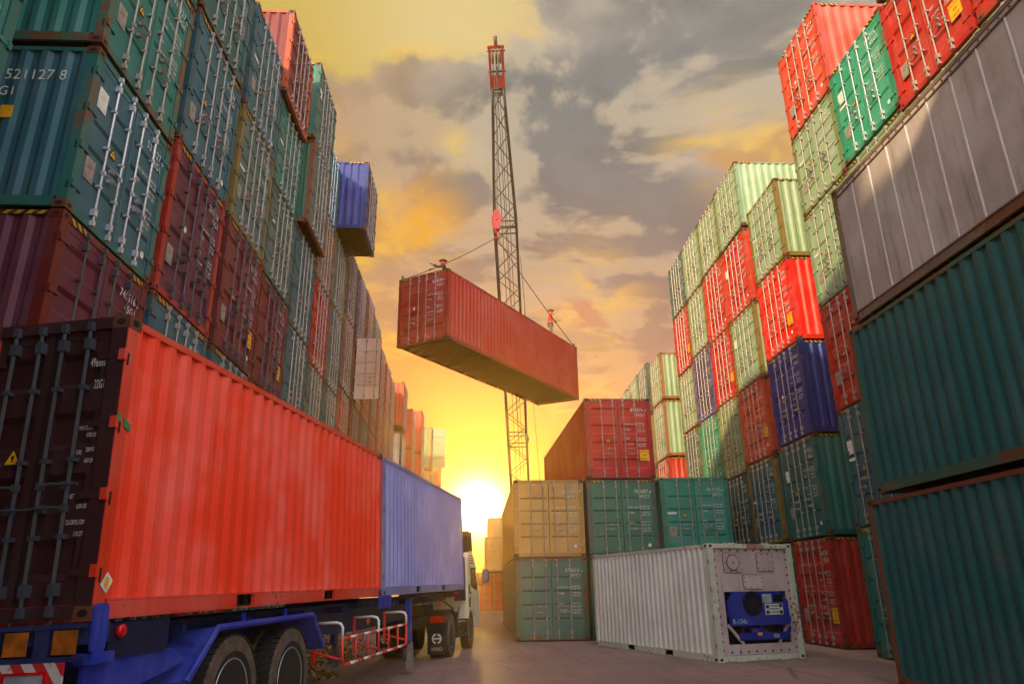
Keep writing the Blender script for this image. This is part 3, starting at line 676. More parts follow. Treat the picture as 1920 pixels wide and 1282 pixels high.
col_right(RW, 5, RX, 30.03, [(1, .02, 2.9, 'teal', {}), (2, 2.93, 5.5, 'sea green', {}), (3, 5.53, 8.35, 'grey teal', {'frame': 'mustard'}), (4, 8.4, 11.15, 'pale green', {'frame': 'mustard', 'tri': True}), (5, 11.2, 14.1, 'red', {'style': 'band', 'placard': True}), (6, 14.15, 16.85, 'grey teal', {})], y1=32.45)
RF = 'lower block behind'
for ci, (Y, cells) in enumerate(((35.4, [(3, 5.0, 7.9, 'brick red', {}), (4, 7.95, 10.9, 'pale green', {'frame': 'orange rust', 'near': True}), (5, 10.95, 13.5, 'pale green', {'frame': 'orange rust', 'near': True})]),
        (38.4, [(4, 7.95, 10.9, 'olive green', {}), (5, 10.95, 13.9, 'grey teal', {})]), (41.0, [(4, 7.95, 10.9, 'pale green', {}), (5, 10.95, 13.9, 'pale green', {})]),
        (44.2, [(4, 7.95, 10.9, 'brick red', {}), (5, 10.95, 13.9, 'pale green', {})]), (48.0, [(4, 7.95, 10.9, 'brick red', {}), (5, 10.95, 13.9, 'orange red', {'style': 'band'})]))):
    col_right(RF, ci+1, RX, Y, cells, grp='containers in the lower block behind')
    for r_, (z0, z1) in enumerate(((.02, 2.6), (2.62, 4.98 if ci == 0 else 5.2))+(((5.22, 7.93),) if ci else ())):
        wall_cell(1, RX, Y, z0, z1, ('teal', 'brick red', 'teal')[r_], r_+1, ci+1, RF, 'containers in the lower block behind')

R0X = 9.36; R0 = 'upper right stack'
col_right(R0, 3, R0X, 15.07, [(1, .02, 2.93, 'teal', {'near': True}), (2, 2.95, 5.86, 'teal', {'near': True, 'tri': True, 'blank': True, 'oval': True, 'doorc': 'teal blue', 'label': 'teal container with white label below the shaded red one, behind the big dark green side'}),
    (3, 5.88, 8.76, 'red', {'near': True, 'tri': True, 'plate': True, 'doorc': 'brick red', 'style': 'band', 'label': 'red container half hidden by the long grey container, in the shade'}),
    (4, 8.78, 11.55, 'pale green', {'near': True, 'tri': True, 'oval': True, 'plate': True, 'label': 'pale green container half in shadow, beside the lower end of the long grey one'}),
    (5, 11.58, 14.1, 'pale green', {'near': True, 'tri': True, 'oval': True, 'plate': True, 'frame': 'olive green', 'doorc': 'pale green', 'label': 'pale green container under the topmost red one at upper right', 'text': ('481552', '', '42G1')}),
    (6, 14.15, 17.05, 'orange red', {'near': True, 'tri': True, 'rnd': True, 'plate': True, 'style': 'band', 'label': 'red container perched alone on top of pale green one at upper right'})], y1=17.5)
col_right(R0, 2, R0X, 12.6, [(4, 8.78, 11.6, 'pale green', {}), (5, 11.68, 14.42, 'bright green', {'near': True, 'tri': True, 'oval': True, 'blank': True, 'plate': True, 'bars': M_chrome, 'hazard': True, 'label': 'bright green container marked 744710 beside the pale green one at upper right', 'text': ('744710', '', '45G1')})], y1=15.03)
col_right(R0, 1, R0X, 10.15, [(5, 11.5, 14.3, 'red', {'near': True, 'tri': True, 'placard': True, 'plate': True, 'style': 'band', 'doorc': 'brick red', 'label': 'red container with yellow caution placard above the sunlit edge of the grey one'}),
    (6, 14.5, 17.3, 'bright green', {'near': True, 'label': 'bright green container cut by the top edge, above the red caution one'})], y1=12.58)
col_right(R0, 1, R0X, 7.6, [(5, 11.5, 14.3, 'brick red', {'near': True, 'style': 'band', 'label': 'brick red container at the top right, nearest of the high ones'})], y1=10.05)
# posts carrying the upper front of that stack: plain containers hidden behind the long ones
for j, (z0, z1) in enumerate(((.02, 2.9), (2.92, 5.8), (5.82, 8.7), (8.72, 11.45))):
    for q, y in enumerate((12.6, 10.1, 7.6)):
        if q == 0 and j == 3: continue
        wall_cell(1, R0X+.02, y, z0, z1, ('teal', 'brick red', 'teal', 'pale green')[j], j+1, 1, '', GR, label='%s container hidden behind the long grey one, %s up, %s place' % (('teal', 'brick red', 'teal', 'pale green')[j], ORD[j], ('far', 'middle', 'near')[q]), hazard=False)

# long containers lying along the aisle at far right (doors away from the camera)
def long_side(X, yend, z0, z1, c, label, **kw):
    H = 2.9
    return container((X, yend, z0), 0, c, H=H, scale=(1, -1, (z1-z0-.015)/H), label=label, group='long containers along the right edge', near=True, **kw)
def mirrored(loc, *a, **k): return None
def long2(X, yend, z0, z1, c, label, **kw):
    return container((X+1.22, yend-12.19, z0), 0, c, H=2.9, scale=(1, 1, (z1-z0-.015)/2.9), label=label, group='long containers along the right edge', **kw)
PX = 6.85
long2(PX, 12.3, .02, 3.02, 'sea green', 'long dark green container side on the ground at the right edge', frame='rust')
long2(PX-.04, 11.85, 3.06, 6.02, 'sea green', 'long dark green container side with rust streaks, middle one at the right edge', frame='rusty green')

# ------------------------------------------------------------------ centre stack
CY = 24.8; GC = 'containers in the centre stack'
cw = .995
container((2.52, CY, .03), 0, 'grey teal', H=2.59, label='teal container marked 478616 on the ground at the left of the centre stack', group=GC, doorc='teal', text=('478616', '3', '42G1'), frame='rusty green')
container((2.50, CY, 2.63), 0, 'ochre', H=2.59, label='container marked 482714 beside the setting sun, sun glow painted on as ochre', group=GC, doorc='ochre', text=('482714', '6', '42G1'), frame='ochre', rnd=False)  # ochre paint stands in for the sun's glow on this container
container((5.06, CY, .03), 0, 'teal', H=2.59, label='teal container on the ground behind the white refrigerated one, middle column', group=GC)
container((5.06, CY, 2.63), 0, 'grey teal', H=2.59, label='teal container marked 760087 right under the bright red one', group=GC, doorc='green', text=('760087', '8', '45G1'), hazard=True)
container((7.66, CY, .03), 0, 'teal', H=2.59, label='teal container on the ground behind the white refrigerated one, right column', group=GC)
container((7.66, CY, 2.63), 0, 'light teal', H=2.64, label='teal container marked 419133 at the right of the centre stack', group=GC, tri=True, oval=True, plate=True, text=('419133', '8', '42G1'), hazard=False)
container((5.12, CY+.02, 5.26), .03, 'red', H=2.9, label='bright red container marked 893876 topping the centre stack', group=GC, tri=True, placard=True, text=('893876', '8', '45G1'), style='band', doorc='red', bars=M_galv)

# containers closing the lane in the far distance
for (x, y, z, c, lab, H) in ((-1.3, 60, .02, 'orange red', 'red container closing the far end of the lane, left of two', 2.9), (1.25, 60, .02, 'orange red', 'red container closing the far end of the lane, right of two', 2.9),
        (1.9, 58, 2.95, 'ochre', 'ochre container stacked on the red one at the end of the lane', 2.59), (3.9, 49, .02, 'tan', 'tan container in the lane behind the centre stack', 2.59), (3.7, 49, 2.65, 'ochre', 'ochre container on top of the tan one in the lane', 2.59),
        (2.3, 70, 5.6, 'ochre', 'pale container on the far stack at the end of the lane, left', 2.59), (5.0, 70, 5.6, 'ochre', 'pale container on the far stack at the end of the lane, right', 2.59), (2.3, 70, 2.9, 'ochre', 'ochre container below the pale one in the far lane, left', 2.59), (5.0, 70, 2.9, 'ochre', 'ochre container below the pale one in the far lane, right', 2.59), (2.3, 70, .2, 'orange', 'orange container at the base of the far lane stack, left', 2.59), (5, 70, .2, 'orange', 'orange container at the base of the far lane stack, right', 2.59)):
    container((x, y, z), 0, c, H=H, L=6.06, label=lab, group='containers at the far end of the lane', near=False, tri=(c == 'orange red' and x < 0), style='band' if 'red' in c else 'flat')

# ------------------------------------------------------------------ suspended container
SUS_POS = Vector((-2.169, 26.02, 10.706)); SUS_YAW = -.562
def rotm(y, p, r): return Matrix.Rotation(y, 3, 'Z') @ Matrix.Rotation(p, 3, 'X') @ Matrix.Rotation(r, 3, 'Y')
SUSM = rotm(SUS_YAW, .02, .011)
SUS = container(SUS_POS, 0, 'scarlet', H=2.9, label='dark red container hanging from the crane with two people on its roof', rot=SUSM.to_euler(), style='band', text=('858544', '4', '45G1'), rnd=True, hazard=True, name='shipping_container')
def susp(x, y, z): return SUS_POS + SUSM @ Vector((x, y, z))
# ------------------------------------------------------------------ long weathered grey refrigerated container on the right
def strip_mesh(name, boxes):
    mb = MB()
    for b in boxes: mb.box(*b)
    return mb.mesh(name)
M_wgrey = paint('paint_weathered', (176, 164, 162), .12, .9, .55, 0, (74, 60, 52))
M_wrib = paint('paint_rib', (226, 214, 214), .05, .3, .5)
M_wfr = paint('frame_weathered', (120, 98, 88), .75, .6)
g = empty('refrigerated_container', (PX-.02+1.22, 11.62-12.19, 6.06))
tag(g, 'long weathered grey container side with thin pale ribs, sunlit along its top edge', 'container', 'long containers along the right edge')
Hh = 2.70
fr = add('frame', frame_mesh(12.19, Hh, CW), [M_wfr, M_dark], g)
for (sx, yy, zz) in [(a, b, c) for a in (-1, 1) for b in (0, 1) for c in (0, 1)]:
    c_ = add('corner_casting', CAST, [M_cast, M_dark], fr, (sx*CW/2, 12.19 if yy else 0, Hh if zz else 0)); c_.scale = (-sx, -1 if yy else 1, -1 if zz else 1)
for sx in (-1, 1):
    mb = MB(); xo = sx*(CW/2-.02); mb.box(*sorted((xo, xo-sx*.05)), .14, 12.05, .16, Hh-.08)
    pnl = add('side_panel', mb.mesh('side_panel'), M_wgrey, g)
    mb = MB()
    for k in range(1, 21):
        y = .14+11.91*k/21; mb.box(*sorted((xo+sx*.001, xo+sx*.012)), y-.014, y+.014, .20, Hh-.2)
    add('panel_seams', mb.mesh('panel_seams'), M_wrib, pnl)
    mb = MB(); mb.box(*sorted((xo+sx*.001, xo+sx*.02)), .14, 12.05, Hh-.19, Hh-.17); mb.box(*sorted((xo+sx*.001, xo+sx*.025)), .14, 12.05, .165, .19)
    for k in range(60): y = .2+11.8*k/59; mb.box(*sorted((xo+sx*.001, xo+sx*.02)), y-.012, y+.012, Hh-.135, Hh-.115)
    add('panel_rail', mb.mesh('panel_rail'), M_wfr, pnl)
add('roof_panel', roof_mesh(12.19, Hh, CW), M_wgrey, g); add('floor', floor_mesh(12.19, Hh, CW), M_under, g); add('end_panel', end_mesh(12.19, Hh, CW), M_wgrey, g)

# ------------------------------------------------------------------ white refrigerated container on the ground
M_cream = paint('paint_cream', (222, 220, 208), .04, .3, .5, bump=.25)
M_crfr = paint('frame_cream', (200, 204, 184), .72, .4, rustc=(170, 100, 40))
M_pinkw = paint('paint_machine_end', (188, 168, 166), .12, .6, .5, 0, (120, 90, 80))
M_bluem = paint('paint_unit_blue', (14, 44, 150), .06, .3, .4)
M_bluel = plain('blue_lettering', (190, 225, 245), .5)
g = empty('refrigerated_container', (6.597, 17.381, .0), (0, 0, .307))
tag(g, 'short white refrigerated container with blue cooling unit, standing askew on the ground', 'container')
Lr, Hr = 6.06, 2.59
fr = add('frame', cached(('frame', Lr, Hr, CW), lambda: frame_mesh(Lr, Hr, CW)), [M_crfr, M_dark], g)
for (sx, yy, zz) in [(a, b, c) for a in (-1, 1) for b in (0, 1) for c in (0, 1)]:
    c_ = add('corner_casting', CAST, [M_crfr, M_dark], fr, (sx*CW/2, Lr if yy else 0, Hr if zz else 0)); c_.scale = (-sx, -1 if yy else 1, -1 if zz else 1)
for sx in (-1, 1): add('side_panel', cached(('side2', sx), lambda: side_mesh(Lr, Hr, CW, sx, .235)), M_cream, g)
add('roof_panel', roof_mesh(Lr, Hr, CW), M_cream, g); add('floor', floor_mesh(Lr, Hr, CW), M_under, g); add('end_panel', end_mesh(Lr, Hr, CW), M_cream, g)
def U(u): return -1.07+u*2.14
mb = MB(); mb.box(-1.065, 1.065, .05, .10, 1.5, 2.47); mb.box(-1.065, U(.10), .05, .10, .14, 1.5); mb.box(U(.93), 1.065, .05, .10, .14, 1.5); mb.box(U(.10), U(.93), .05, .10, .14, .36)
ep = add('machinery_end', mb.mesh('machinery_end'), M_pinkw, g)
mb = MB()
for k in range(13):
    for x_ in (-1.03, 1.03): z = .25+2.15*k/12; mb.box(x_-.018, x_+.018, .035, .051, z-.018, z+.018)
for k in range(1, 9):
    for z in (2.43, .20): x_ = -1.03+2.06*k/9; mb.box(x_-.018, x_+.018, .035, .051, z-.018, z+.018)
add('bolts', mb.mesh('bolts'), M_dark, ep)
def rounded(x0, x1, z0, z1, r, n=4):
    pts = []
    for (cx, cz, a0) in ((x1-r, z1-r, 0), (x0+r, z1-r, 90), (x0+r, z0+r, 180), (x1-r, z0+r, 270)):
        for k in range(n+1): t = R(a0+90*k/n); pts.append((cx+r*math.cos(t), cz+r*math.sin(t)))
    return pts
for (u0, u1, z0, z1, vent) in ((.13, .37, 1.93, 2.37, True), (.58, .81, 1.95, 2.37, False), (.37, .63, 1.56, 1.87, False)):
    mb = MB(); mb.prism(rounded(U(u0)-.012, U(u1)+.012, z0-.012, z1+.012, .05), .044, .05, 1); mb.prism(rounded(U(u0), U(u1), z0, z1, .045), .028, .044, 0)
    cx, cz = (U(u0)+U(u1))/2, (z0+z1)/2
    for k in range(10):
        t = 2*math.pi*k/10; x_ = cx+(U(u1)-U(u0)-.06)/2*max(-1, min(1, 1.3*math.cos(t))); z = cz+(z1-z0-.06)/2*max(-1, min(1, 1.3*math.sin(t))); mb.box(x_-.011, x_+.011, .02, .03, z-.011, z+.011, 1)
    h_ = add('hatch', mb.mesh('hatch'), [M_pinkw, M_dark], g)
    if vent:
        mb = MB(); mb.lathe([(-.004, .185), (-.006, .185), (-.006, .16)], (cx, .027, cz), 'y', 28, 1); mb.lathe([(0, .165), (-.016, .165), (-.016, .0001)], (cx, .027, cz), 'y', 28, 0)
        for a in (40, 140, 220, 320):
            t = R(a); mb.bar((cx+.02*math.cos(t), .018, cz+.02*math.sin(t)), (cx+.145*math.cos(t), .018, cz+.145*math.sin(t)), .012, .006, 1, up=(0, 1, 0))
        mb.lathe([(-.03, .018), (-.01, .02)], (cx, .027, cz), 'y', 10, 1)
        add('vent_disc', mb.mesh('vent_disc'), [M_pinkw, M_dark], h_)
# cooling unit
mb = MB(); x0, x1 = U(.115), U(.925)
mb.prism([(x0, .95), (x0, 1.28), (x0+.2, 1.50), (x1-.22, 1.50), (x1, 1.28), (x1, .95)], -.0, .045)
mb.prism([(x0+.02, .95), (x0+.04, .76), (x1-.04, .76), (x1, .84), (x1, .95)], -.035, .045)
un = add('cooling_unit', mb.mesh('cooling_unit'), M_bluem, g)
mb = MB(); mb.lathe([(0, .27), (-.02, .27), (-.02, .24), (.02, .235), (.02, .0001)], (U(.44), -.004, 1.24), 'y', 30, 0)
for k in range(6): t = math.pi*k/3; mb.bar((U(.44), -.01, 1.24), (U(.44)+.22*math.cos(t), -.008, 1.24+.22*math.sin(t)), .07, .01, 1, up=(0, 1, 0))
mb.lathe([(-.03, .05), (-.002, .06)], (U(.44), -.004, 1.24), 'y', 14, 1)
add('fan', mb.mesh('fan'), [plain('fan_dark', (12, 18, 44), .5), plain('fan_blade', (20, 26, 48), .5)], un)
add('control_label', strip_mesh('control_label', [(U(.58), U(.70), -.012, -.002, 1.24, 1.44)]), plain('aluminium_label', (170, 176, 180), .5), un)
mb = MB(); mb.box(U(.60), U(.84), -.014, -.002, .98, 1.22, 0)
for k in range(3): mb.box(U(.66), U(.78), -.018, -.013, 1.02+k*.07, 1.05+k*.07, 1)
for (a, b, c_) in ((.61, .65, 1.0), (.61, .65, 1.12), (.79, .83, 1.0), (.79, .83, 1.14)): mb.box(U(a), U(b), -.02, -.013, c_, c_+.07, 2)
add('control_panel', mb.mesh('control_panel'), [M_blank, plain('teal_print', (60, 150, 150), .5), M_black], un)
add('screen', strip_mesh('screen', [(U(.73), U(.85), -.008, -.002, 1.27, 1.42)]), plain('screen_dark', (8, 16, 26), .2), un)
add('lettering', text_mesh([('R-134a', 0, 0, .11, 'LEFT')]), M_bluel, un, (x0+.07, -.038, .80))
# lower recess
mb = MB(); mb.box(U(.10), U(.93), .30, .34, .34, .96); add('recess_back', mb.mesh('recess_back'), plain('recess_dark', (30, 26, 28), .9), g)
mb = MB(); mb.box(U(.24), U(.86), .02, .06, .44, .60); mb.prism([(U(.86), .44), (U(.93), .62), (U(.93), .72), (U(.86), .60)], .02, .06)
add('lower_bumper', mb.mesh('lower_bumper'), M_bluem, g)
mb = MB(); mb.tube([(U(.42), .16, .62), (U(.62), .16, .62)], .12, 16); mb.tube([(U(.55), .12, .6), (U(.55), .12, .80)], .075, 12); mb.tube([(U(.3), .2, .5), (U(.36), .2, .72), (U(.44), .14, .7)], .02, 8)
mb.tube([(U(.62), .16, .55), (U(.8), .14, .5), (U(.84), .2, .7)], .018, 8)
add('compressor', mb.mesh('compressor', smooth=True), M_bluem, g)
mb = MB(); mb.bar((U(.11), .055, .78), (U(.29), .055, .36), .07, .03, up=(0, 1, 0)); mb.bar((U(.92), .055, .78), (U(.76), .055, .36), .06, .03, up=(0, 1, 0))
add('brace', mb.mesh('brace'), M_pinkw, g)
add('yellow_tag', strip_mesh('yellow_tag', [(U(.47), U(.53), .008, .02, .54, .60)]), M_yel, g)
add('data_plate', strip_mesh('data_plate', [(U(.68), U(.76), .008, .02, .47, .56)]), M_label, g)
mb = MB(); mb.box(-.7, -.45, .005, .03, -.01, .03); mb.box(.45, .7, .005, .03, -.01, .03); mb.box(-.62, -.42, -.0, .03, 2.53, 2.6); mb.box(.35, .55, -.0, .03, 2.53, 2.6)
add('lifting_lug', mb.mesh('lifting_lug'), M_crfr, g)

# ------------------------------------------------------------------ truck
TP = Vector((-4.235, 6.325, 1.381)); TM = rotm(-.171, .013, -.038)
def gz(x, y): return -(TP.z+TM[2][0]*x+TM[2][1]*y)/TM[2][2]
TW = 1.8; TX = 1.22-TW/2; TR_E = TM.to_euler()
M_tblue = paint('trailer_blue', (22, 46, 158), .35, .95, .45, 0, (34, 28, 26))
M_tshade = paint('trailer_shade_navy', (16, 28, 84), .4, .9, .5, 0, (30, 26, 24))  # trailer blue darkened: shade under the load put into the paint
M_tdark = plain('chassis_black', (20, 19, 22), .6); M_tyre = plain('tyre_rubber', (34, 31, 29), .85, var=.4)
M_tyreD = plain('tyre_dusty', (92, 78, 66), .9, var=.35)
M_rim = paint('rim_steel', (158, 162, 158), .3, .5, .4, .5); M_redlamp = plain('red_lens', (200, 16, 20), .15); M_orlamp = plain('orange_lens', (235, 96, 20), .2)
M_refl = plain('orange_reflector', (168, 92, 22), .35, var=.5); M_rw = stripes('red_white_chevrons', (188, 36, 40), (196, 190, 186), 5.2, (1, 0, .75))
M_rtube = paint('tube_red', (232, 34, 26), .03, .25, .35); M_wtube = paint('tube_white', (226, 224, 214), .05, .25, .4)
CWT = 1.42; CX = 1.22-CWT/2
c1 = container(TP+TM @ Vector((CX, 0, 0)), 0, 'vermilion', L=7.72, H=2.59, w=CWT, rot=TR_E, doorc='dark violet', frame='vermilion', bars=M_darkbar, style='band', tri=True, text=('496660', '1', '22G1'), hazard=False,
    label='bright orange-red container at the rear of the truck, its doors painted dark for shade')
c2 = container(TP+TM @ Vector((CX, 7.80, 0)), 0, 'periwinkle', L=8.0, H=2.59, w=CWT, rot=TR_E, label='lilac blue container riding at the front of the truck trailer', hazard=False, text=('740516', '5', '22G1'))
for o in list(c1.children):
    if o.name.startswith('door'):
        for i_ in (0,): o.material_slots[0].material = paint('paint_shaded_door', (58, 24, 28), .1) if 'paint_shaded_door' not in bpy.data.materials else bpy.data.materials['paint_shaded_door']  # dark maroon door paint stands in for deep shade
for o in list(c1.children):
    if o.name.startswith('door'):
        for q in o.children:
            if q.name.startswith('lettering'): q.scale = (.5, 1, 1.12); q.location = (.51*.5+.03, .017, -.24)
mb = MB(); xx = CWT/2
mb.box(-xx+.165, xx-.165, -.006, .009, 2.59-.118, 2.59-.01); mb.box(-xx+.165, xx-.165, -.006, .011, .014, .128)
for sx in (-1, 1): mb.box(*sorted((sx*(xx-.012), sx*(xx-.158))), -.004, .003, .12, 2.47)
add('door_frame', mb.mesh('door_frame'), bpy.data.materials['paint_shaded_door'], c1)  # dark plates added over the end frame to paint its shade
mb = MB(); mb.quad([(1.222, .05, .27), (1.222, .13, .20), (1.222, .2, .30), (1.222, .12, .37)])
st = add('sticker', mb.mesh('sticker', fix=False), M_blank, c1, (-CX+.002, 0, 0))
mb = MB(); mb.quad([(1.222, .09, .27), (1.222, .13, .23), (1.222, .16, .30), (1.222, .12, .34)]); add('sticker_print', mb.mesh('sticker_print', fix=False), M_yel, st, (.003, 0, 0))
mb = MB(); mb.quad([(1.222, .0, 1.62), (1.222, .05, 1.6), (1.222, .05, 1.67), (1.222, .0, 1.69)]); mb.quad([(1.222, .09, 1.58), (1.222, .18, 1.54), (1.222, .18, 1.60), (1.222, .09, 1.66)])
add('paint_patch', mb.mesh('paint_patch', fix=False), plain('green_patch', (30, 140, 90), .5), c1, (-CX+.003, 0, 0))

tr = empty('semi_trailer', TP, TR_E)
tag(tr, 'blue semi-trailer with tandem dusty wheels carrying the orange-red and the lilac container', 'trailer')
for x_ in (TX-.38, TX+.38):
    mb = MB(); mb.prism([(.1, -.10), (15.4, -.10), (15.4, -.24), (11.6, -.26), (10.7, -.52), (7.9, -.56), (5.2, -.50), (.1, -.46)], x_-.05, x_+.05, plane='yz')
    mb.box(x_-.1, x_+.1, .1, 15.4, -.10, -.07); mb.box(x_-.1, x_+.1, .1, 10.6, -.57, -.54) if False else None
    add('main_beam', mb.mesh('main_beam'), M_tshade, tr)
for y_ in (.12, 7.70, 15.3): add('bolster', strip_mesh('bolster', [(TX-TW/2+.02, 1.21, y_-.10, y_+.14, -.17, -.015)]), M_tshade, tr)
for y_ in (1.6, 3.0, 4.6, 6.2, 9.2, 10.6, 12.4): add('cross_member', strip_mesh('cross_member', [(TX-.75, TX+.75, y_-.04, y_+.04, -.2, -.1)]), M_tshade, tr)
mb = MB(); mb.box(1.215, 1.30, 7.55, 7.98, -.2, .02)
for k in range(4): mb.box(1.301, 1.335, 7.57+k*.115, 7.62+k*.115, -.19, .015)
add('twistlock_bracket', mb.mesh('twistlock_bracket'), M_tblue, tr)
mb = MB(); mb.prism(rounded(.0, .17, -.24, .13, .05), 1.225, 1.25, plane='yz'); mb.box(1.1, 1.25, .02, .3, -.32, -.24); add('rear_corner_bracket', mb.mesh('rear_corner_bracket'), M_tblue, tr)
mb = MB(); mb.box(TX-TW/2, 1.2, -.02, .08, -.05, -.012); mb.box(TX-TW/2, 1.2, -.02, .08, -.29, -.25)
for x_ in (-.45, -.1, .40, .83): mb.box(x_-.06, x_+.06, -.015, .06, -.25, -.05)
mb.box(-.4, 1.05, .08, .12, -.25, -.05)
add('rear_bumper', mb.mesh('rear_bumper'), M_tshade, tr)
for x_ in (.62, 1.04): add('reflector', strip_mesh('reflector', [(x_-.1, x_+.1, -.028, -.016, -.235, -.06)]), M_refl, tr)
add('chevron_board', strip_mesh('chevron_board', [(.46, 1.06, -.03, -.01, -.64, -.29)]), M_rw, tr)
add('chevron_board', strip_mesh('chevron_board', [(.06, .34, -.03, -.01, -.24, -.055)]), M_rw, tr)
nb = add('number_plate', strip_mesh('number_plate', [(.59, .92, -.045, -.031, -.60, -.37)]), plain('plate_pale', (150, 148, 160), .4), tr)
add('plate_frame', strip_mesh('plate_frame', [(.57, .94, -.05, -.031, -.37, -.35), (.57, .59, -.05, -.031, -.60, -.37), (.92, .94, -.05, -.031, -.60, -.37)]), M_redlamp, nb)
mb = MB(); mb.prism([(.1, -.62), (.1, -.3), (1.3, -.3), (1.55, -.42), (1.3, -.48), (.5, -.62)], 1.10, 1.14, plane='yz'); mb.box(.9, 1.1, .1, 1.3, -.34, -.30); add('underrun_plate', mb.mesh('underrun_plate'), M_tblue, tr)
mb = MB(); mb.lathe([(0, .055), (.035, .055), (.05, .035), (.055, .0001)], (1.18, .42, -.10), 'x', 18); add('side_lamp', mb.mesh('side_lamp', smooth=True), M_redlamp, tr)
mb = MB(); mb.box(1.0, 1.18, .3, 1.15, -.3, -.03); add('tool_box', mb.mesh('tool_box'), plain('box_navy', (14, 22, 60), .5), tr)
mb = MB()
pth = [(1.40, -.62), (1.92, -.17), (4.42, -.16), (4.88, -.60)]
for (a, b) in zip(pth[:-1], pth[1:]):
    for side_ in (0,):
        mb.prism([a, b, (b[0], b[1]-.03), (a[0], a[1]-.03)], .62, 1.25, plane='yz')
mb.tube([(1.25, p[0], p[1]) for p in pth], .035, 8)
mb.box(1.2, 1.23, 2.5, 2.54, -.14, -.05); mb.box(1.2, 1.23, 3.6, 3.64, -.14, -.05)
add('mudguard', mb.mesh('mudguard'), M_tblue, tr)
mb = MB(); mb.box(.64, 1.2, 1.36, 1.38, -1.0, -.62); add('mud_flap', mb.mesh('mud_flap'), plain('blue_flap', (16, 30, 92), .5), tr)

def wheel(parent, x, y, r, w=.27, face=1, rimm=M_rim, zz=None):
    z = (gz(x, y)+r-.005) if zz is None else zz
    wv = empty('wheel'); wv.parent = parent; wv.location = (x, y, z)
    mb = MB(); s_ = face; h = w/2
    prof = [(-h*.9, r*.60), (-h, r*.72), (-h*.98, r*.92), (-h*.8, r*.985), (-h*.5, r)]
    prof = prof+[(-a, b) for a, b in reversed(prof)]
    mb.lathe(prof, (0, 0, 0), 'x', 48, 0)
    for f in range(len(mb.f)-2):
        j = f // 48
        if j in (1, 2, 7, 6): mb.m[f] = 1
    for k in range(44):     # tread blocks
        t = 2*math.pi*k/44; c = Vector((0, math.cos(t), math.sin(t))); tg = Vector((0, -math.sin(t), math.cos(t)))
        for xo in (-.09, 0, .09): mb.obox(c*(r+.001)+Vector((xo*w/.27, 0, 0)), Vector((.035*w/.27, 0, 0)), tg*.024, c*.009, 0)
    add('tyre', mb.mesh('tyre'), [M_tyre, M_tyreD], wv)
    mb = MB(); s = face
    mb.lathe([(s*h*.88, r*.61), (s*h*.95, r*.60), (s*h*.80, r*.54), (s*h*.1, r*.50), (s*h*-.1, r*.44), (s*h*.05, r*.24), (s*h*.35, r*.22), (s*h*.75, r*.2), (s*h*.85, r*.12), (s*h*.85, .0001)], (0, 0, 0), 'x', 36, 0)
    add('rim', mb.mesh('rim', smooth=False), rimm, wv)
    mb = MB()
    for k in range(10): t = 2*math.pi*k/10; mb.box(*sorted((s*h*.1, s*h*.35)), .31*r*math.cos(t)-.014, .31*r*math.cos(t)+.014, .31*r*math.sin(t)-.014, .31*r*math.sin(t)+.014)
    add('wheel_nuts', mb.mesh('wheel_nuts'), rimm, wv)
    return wv
for y_ in (2.36, 3.86):
    for x_, f_ in ((1.09, 1), (.78, 1), (-.45, -1), (-.14, -1)): wheel(tr, x_, y_, .60, .27, f_)
mb = MB()
for y_ in (2.36, 3.86): mb.tube([(-.3, y_, gz(.3, y_)+.6), (.95, y_, gz(.3, y_)+.6)], .07, 10)
mb.box(TX-.5, TX-.4, 1.5, 4.8, -.72, -.6); mb.box(TX+.4, TX+.5, 1.5, 4.8, -.72, -.6)
add('axle', mb.mesh('axle'), M_tdark, tr)
# side guard
def guard():
    x_ = 1.30; a, b, zt, zb = 5.50, 9.10, -.55, -.92; r = .022
    root_ = empty('side_guard'); root_.parent = tr
    loop = [(x_, a, zt-.0), (x_, a, zb+.08), (x_, a+.03, zb+.02), (x_, a+.1, zb)]
    mb = MB(); mb.tube(loop, r, 8); mb.tube([(x_, b-.1, zb), (x_, b-.03, zb+.02), (x_, b, zb+.08), (x_, b, zt)], r, 8)
    n = 11
    for k in range(n):
        for z in (zt, zb):
            y0 = a+(b-a)*k/n+(.1 if z == zb and k == 0 else 0); y1 = a+(b-a)*(k+1)/n-(.1 if z == zb and k == n-1 else 0)
            mb.tube([(x_, y0, z), (x_, y1, z)], r+.001, 8, m=k % 2)
    for k in range(1, 6): y_ = a+(b-a)*k/6; mb.tube([(x_, y_, zt), (x_, y_, zb)], r*.85, 8)
    add('rail', mb.mesh('rail', smooth=True), [M_rtube, M_wtube], root_)
    for y_ in (a, (a+b)/2, b):
        mb = MB(); mb.tube([(x_, y_, zt), (x_, y_, zt+.16), (x_-.03, y_, zt+.21), (x_-.1, y_, zt+.23), (x_-.42, y_, zt+.23)], r, 8)
        add('hanger', mb.mesh('hanger', smooth=True), M_wtube, root_)
    mb = MB()
    for y_ in (a, (a+b)/2, b): mb.box(x_-.46, x_-.42, y_-.02, y_+.02, zb+.05, zt+.25); mb.tube([(x_-.44, y_, zb+.2), (x_, y_, zb+.08)], r*.8, 8)
    add('bracket', mb.mesh('bracket', smooth=False), M_rtube, root_)
guard()
